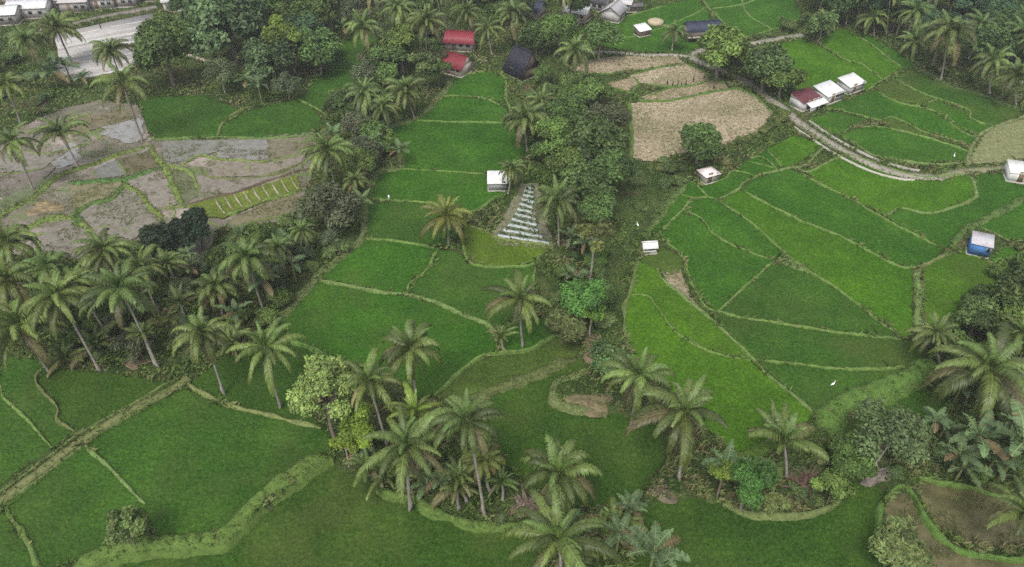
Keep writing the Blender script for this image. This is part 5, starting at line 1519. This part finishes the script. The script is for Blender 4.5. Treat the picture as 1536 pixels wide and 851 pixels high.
# ------------------------------------------------------------------ the ground: one sheet out to the horizon
def axis(lo, hi, step, far):
    a = np.arange(lo, hi + step / 2, step); o = []; s = step; x = hi
    while x < far: s *= 1.35; x += s; o.append(x)
    i = []; s = step; x = lo
    while x > -far: s *= 1.35; x -= s; i.append(x)
    return np.r_[i[::-1], a, o]
gx = axis(-150, 150, .55, 3500); gy = axis(18, 235, .55, 3500)
GX, GY = np.meshgrid(gx, gy, indexing='ij'); X = GX.ravel(); Y = GY.ravel()
def ground_z(x, y):
    z = .55 * (fbm(x, y, 7.0, 21, 4) - .5) + .05
    return z
Z = ground_z(X, Y)
wide = (np.abs(X) < 260) & (Y > -20) & (Y < 330)
for poly, lv in FIELDS:
    k = inside(poly, X, Y); Z[k] = np.minimum(Z[k], lv)
for L, w in ROADS:
    lo = L[:, :2].min(0) - w - 1; hi = L[:, :2].max(0) + w + 1
    c = np.where((X > lo[0]) & (X < hi[0]) & (Y > lo[1]) & (Y < hi[1]))[0]
    if len(c):
        d = dist_line(L, X[c], Y[c]); Z[c] = np.where(d < w + .3, np.minimum(Z[c], -.12), Z[c])
nx, ny = GX.shape; idx = np.arange(nx * ny).reshape(nx, ny)
mb = MB(); mb.add(np.stack([X, Y, Z], 1), [np.stack([idx[:-1, :-1].ravel(), idx[1:, :-1].ravel(), idx[1:, 1:].ravel(), idx[:-1, 1:].ravel()], 1)])
tag(mb.build("ground", M_GROUND, None, True), kind="structure")

# ------------------------------------------------------------------ grass and weeds
def blades(name, pts, cols, hts, nb, wid, label, cat, seed, spread=.55):
    r = np.random.default_rng(seed); n = len(pts) * nb
    p = np.repeat(pts, nb, 0) + np.c_[(r.random((n, 2)) - .5) * .22, np.zeros(n)]
    h = np.repeat(hts, nb) * (.55 + .8 * r.random(n)); a = r.random(n) * 6.283
    lean = h * spread * (.4 + 1.1 * r.random(n)); w = wid * (.6 + .8 * r.random(n)) * np.clip(np.repeat(hts, nb) / .35, .7, 1.8)
    dx, dy = np.cos(a), np.sin(a)
    V = np.empty((n, 4, 3))
    V[:, 0] = p - np.c_[-dy * w, dx * w, np.zeros(n)] * .5; V[:, 1] = p + np.c_[-dy * w, dx * w, np.zeros(n)] * .5
    mid = p + np.c_[dx * lean * .5, dy * lean * .5, h * .75]
    V[:, 2] = mid + np.c_[-dy * w, dx * w, np.zeros(n)] * .4
    V[:, 3] = p + np.c_[dx * lean * 1.3, dy * lean * 1.3, h * .85]
    t = (.70 + .6 * r.random(n))[:, None] * np.repeat(cols, nb, 0)
    i = np.arange(n) * 4
    mb = MB(); mb.add(V.reshape(-1, 3), [np.c_[i, i + 1, i + 2, i + 3]], np.repeat(t, 4, 0))
    o = mb.build(name, M_GRASS)
    o.color = (1, 1, 1, 1)
    tag(o, label, cat, kind="stuff")

pts = np.vstack([t[0] for t in TUFTS]); cols = np.vstack([np.broadcast_to(t[1], t[0].shape) for t in TUFTS]); hts = np.concatenate([np.full(len(t[0]), t[2]) for t in TUFTS])
r = np.random.default_rng(5)
dry = r.random(len(pts)) < .08
cols = cols.copy(); cols[dry] = (.21, .19, .085)
blades("grass", pts, cols, hts, 4, .06, "short pale green grass growing on the bunds between the fields", "grass", 6)
# rough vegetation everywhere that is not a field, road or yard
n = 200000
y = 30 + 185 * r.random(n) ** 1.0; x = (r.random(n) * 2 - 1) * (y * .72 + 30)
keep = (vnoise(x, y, 3.0, 31) + .45 * vnoise(x, y, .9, 32)) > .42
x, y = x[keep], y[keep]
bad = np.zeros(len(x), bool)
for poly, lv in FIELDS:
    bad |= inside(poly, x, y)
for L, w in ROADS:
    lo = L[:, :2].min(0) - w; hi = L[:, :2].max(0) + w
    c = np.where((x > lo[0]) & (x < hi[0]) & (y > lo[1]) & (y < hi[1]))[0]
    if len(c): bad[c] |= dist_line(L, x[c], y[c]) < w - .2
x, y = x[~bad], y[~bad]
hgt = .16 + .42 * vnoise(x, y, 2.6, 41) ** 1.5 + .2 * r.random(len(x))
pal = np.array([(.085, .14, .032), (.115, .175, .04), (.15, .205, .062), (.20, .195, .085), (.075, .125, .035)])
ci = np.clip((fbm(x, y, 5.0, 51) * 7 - 1.2 + r.normal(size=len(x)) * .6).astype(int), 0, 4)
slope = inside(PP([(922,160),(945,240),(1000,244),(1050,240),(1030,268),(975,340),(945,400),(930,500),(905,480),(898,330)]), x, y)
uc = pal[ci].copy(); uc[slope] = uc[slope] * .35 + np.array((.125, .205, .05)) * .65; hgt[slope] *= .6
blades("undergrowth", np.c_[x, y, ground_z(x, y) - .05], uc, hgt, 5, .075, "rank weeds and tall grass covering the rough ground between fields and trees", "undergrowth", 7, .8)

# straw stubble left in the harvested fields, weeds in the muddy ones
def scatter_in(names, n, seed):
    r = np.random.default_rng(seed); out = []
    obs = [o for o in COL.objects if o.name.split('.')[0] in names]
    for o in obs:
        me = o.data; a = np.empty(len(me.vertices) * 3, np.float32); me.vertices.foreach_get("co", a); a = a.reshape(-1, 3)
        k = r.integers(0, len(a), max(1, int(len(a) * n))); out.append(a[k] + np.c_[(r.random((len(k), 2)) - .5) * .5, np.zeros(len(k))])
    return np.vstack(out)
q = scatter_in(("stubble_field",), .9, 3)
c = np.broadcast_to((.44, .375, .26), q.shape).copy(); gq = (fbm(q[:, 0], q[:, 1], 6, 77) > .56) | (r.random(len(q)) < .12); c[gq] = (.19, .2, .085)
blades("stubble", q, c, np.full(len(q), .16), 3, .05, "dry straw stubble standing in the harvested fields", "stubble", 8, .9)
q = scatter_in(("mud_field",), .8, 4); q = q[(vnoise(q[:, 0], q[:, 1], 2.6, 61) + .5 * vnoise(q[:, 0], q[:, 1], .9, 62)) > .82]
c = np.broadcast_to((.12, .165, .045), q.shape).copy(); c[r.random(len(q)) < .3] = (.20, .18, .085)
blades("weeds", q, c, np.full(len(q), .2), 3, .05, "small weeds and old rice stalks scattered over the muddy fields", "weeds", 9, .8)

# ------------------------------------------------------------------ daylight under a thin overcast
W = bpy.data.worlds.new("World"); S.world = W; W.use_nodes = True
nt = W.node_tree; bg = nt.nodes["Background"]
sky = nt.nodes.new("ShaderNodeTexSky"); sky.sky_type = 'NISHITA'; sky.sun_disc = False
EL, ROT = radians(58), radians(200)
sky.sun_elevation = EL; sky.sun_rotation = ROT; sky.dust_density = 4.0; sky.air_density = 1.0; sky.ozone_density = 1.0
hs = nt.nodes.new("ShaderNodeHueSaturation"); hs.inputs["Saturation"].default_value = .3
nt.links.new(sky.outputs[0], hs.inputs["Color"]); nt.links.new(hs.outputs[0], bg.inputs["Color"])
bg.inputs["Strength"].default_value = .15
sun = bpy.data.lights.new("sun", 'SUN'); sun.energy = 1.3; sun.angle = radians(18); sun.color = (1, .96, .9)
so = bpy.data.objects.new("sun", sun); COL.objects.link(so)
from mathutils import Vector
sd = Vector((sin(ROT) * cos(EL), cos(ROT) * cos(EL), sin(EL)))
so.rotation_euler = (-sd).to_track_quat('-Z', 'Y').to_euler()

# the thin air between the camera and the far fields
if HAZE > 0:
    mb = MB(); box(mb, -420, 420, -30, 420, -1.6, 69)
    m = bpy.data.materials.new("thin_haze"); m.use_nodes = True; nt = m.node_tree
    nt.nodes.remove(nt.nodes["Principled BSDF"])
    v = nt.nodes.new("ShaderNodeVolumePrincipled"); v.inputs["Density"].default_value = HAZE; v.inputs["Color"].default_value = (.93, .96, 1, 1); v.inputs["Anisotropy"].default_value = .0
    nt.links.new(v.outputs[0], nt.nodes["Material Output"].inputs["Volume"])
    hz = mb.build("haze", m); tag(hz, "thin pale haze hanging over the whole valley", "haze", kind="stuff")

V = S.view_settings
S.display_settings.display_device = 'sRGB'
V.view_transform = 'Standard'; V.look = 'None'; V.gamma = 1.0; V.use_curve_mapping = False
V.exposure = EXPO
S.render.film_transparent = False
S.cycles.max_bounces = 5; S.cycles.diffuse_bounces = 2; S.cycles.glossy_bounces = 2; S.cycles.transmission_bounces = 3; S.cycles.volume_bounces = 0
S.cycles.use_denoising = False; S.cycles.denoiser = 'OPENIMAGEDENOISE'; S.cycles.denoising_input_passes = 'RGB_ALBEDO_NORMAL'; S.cycles.denoising_prefilter = 'FAST'
S.cycles.caustics_reflective = False; S.cycles.caustics_refractive = False
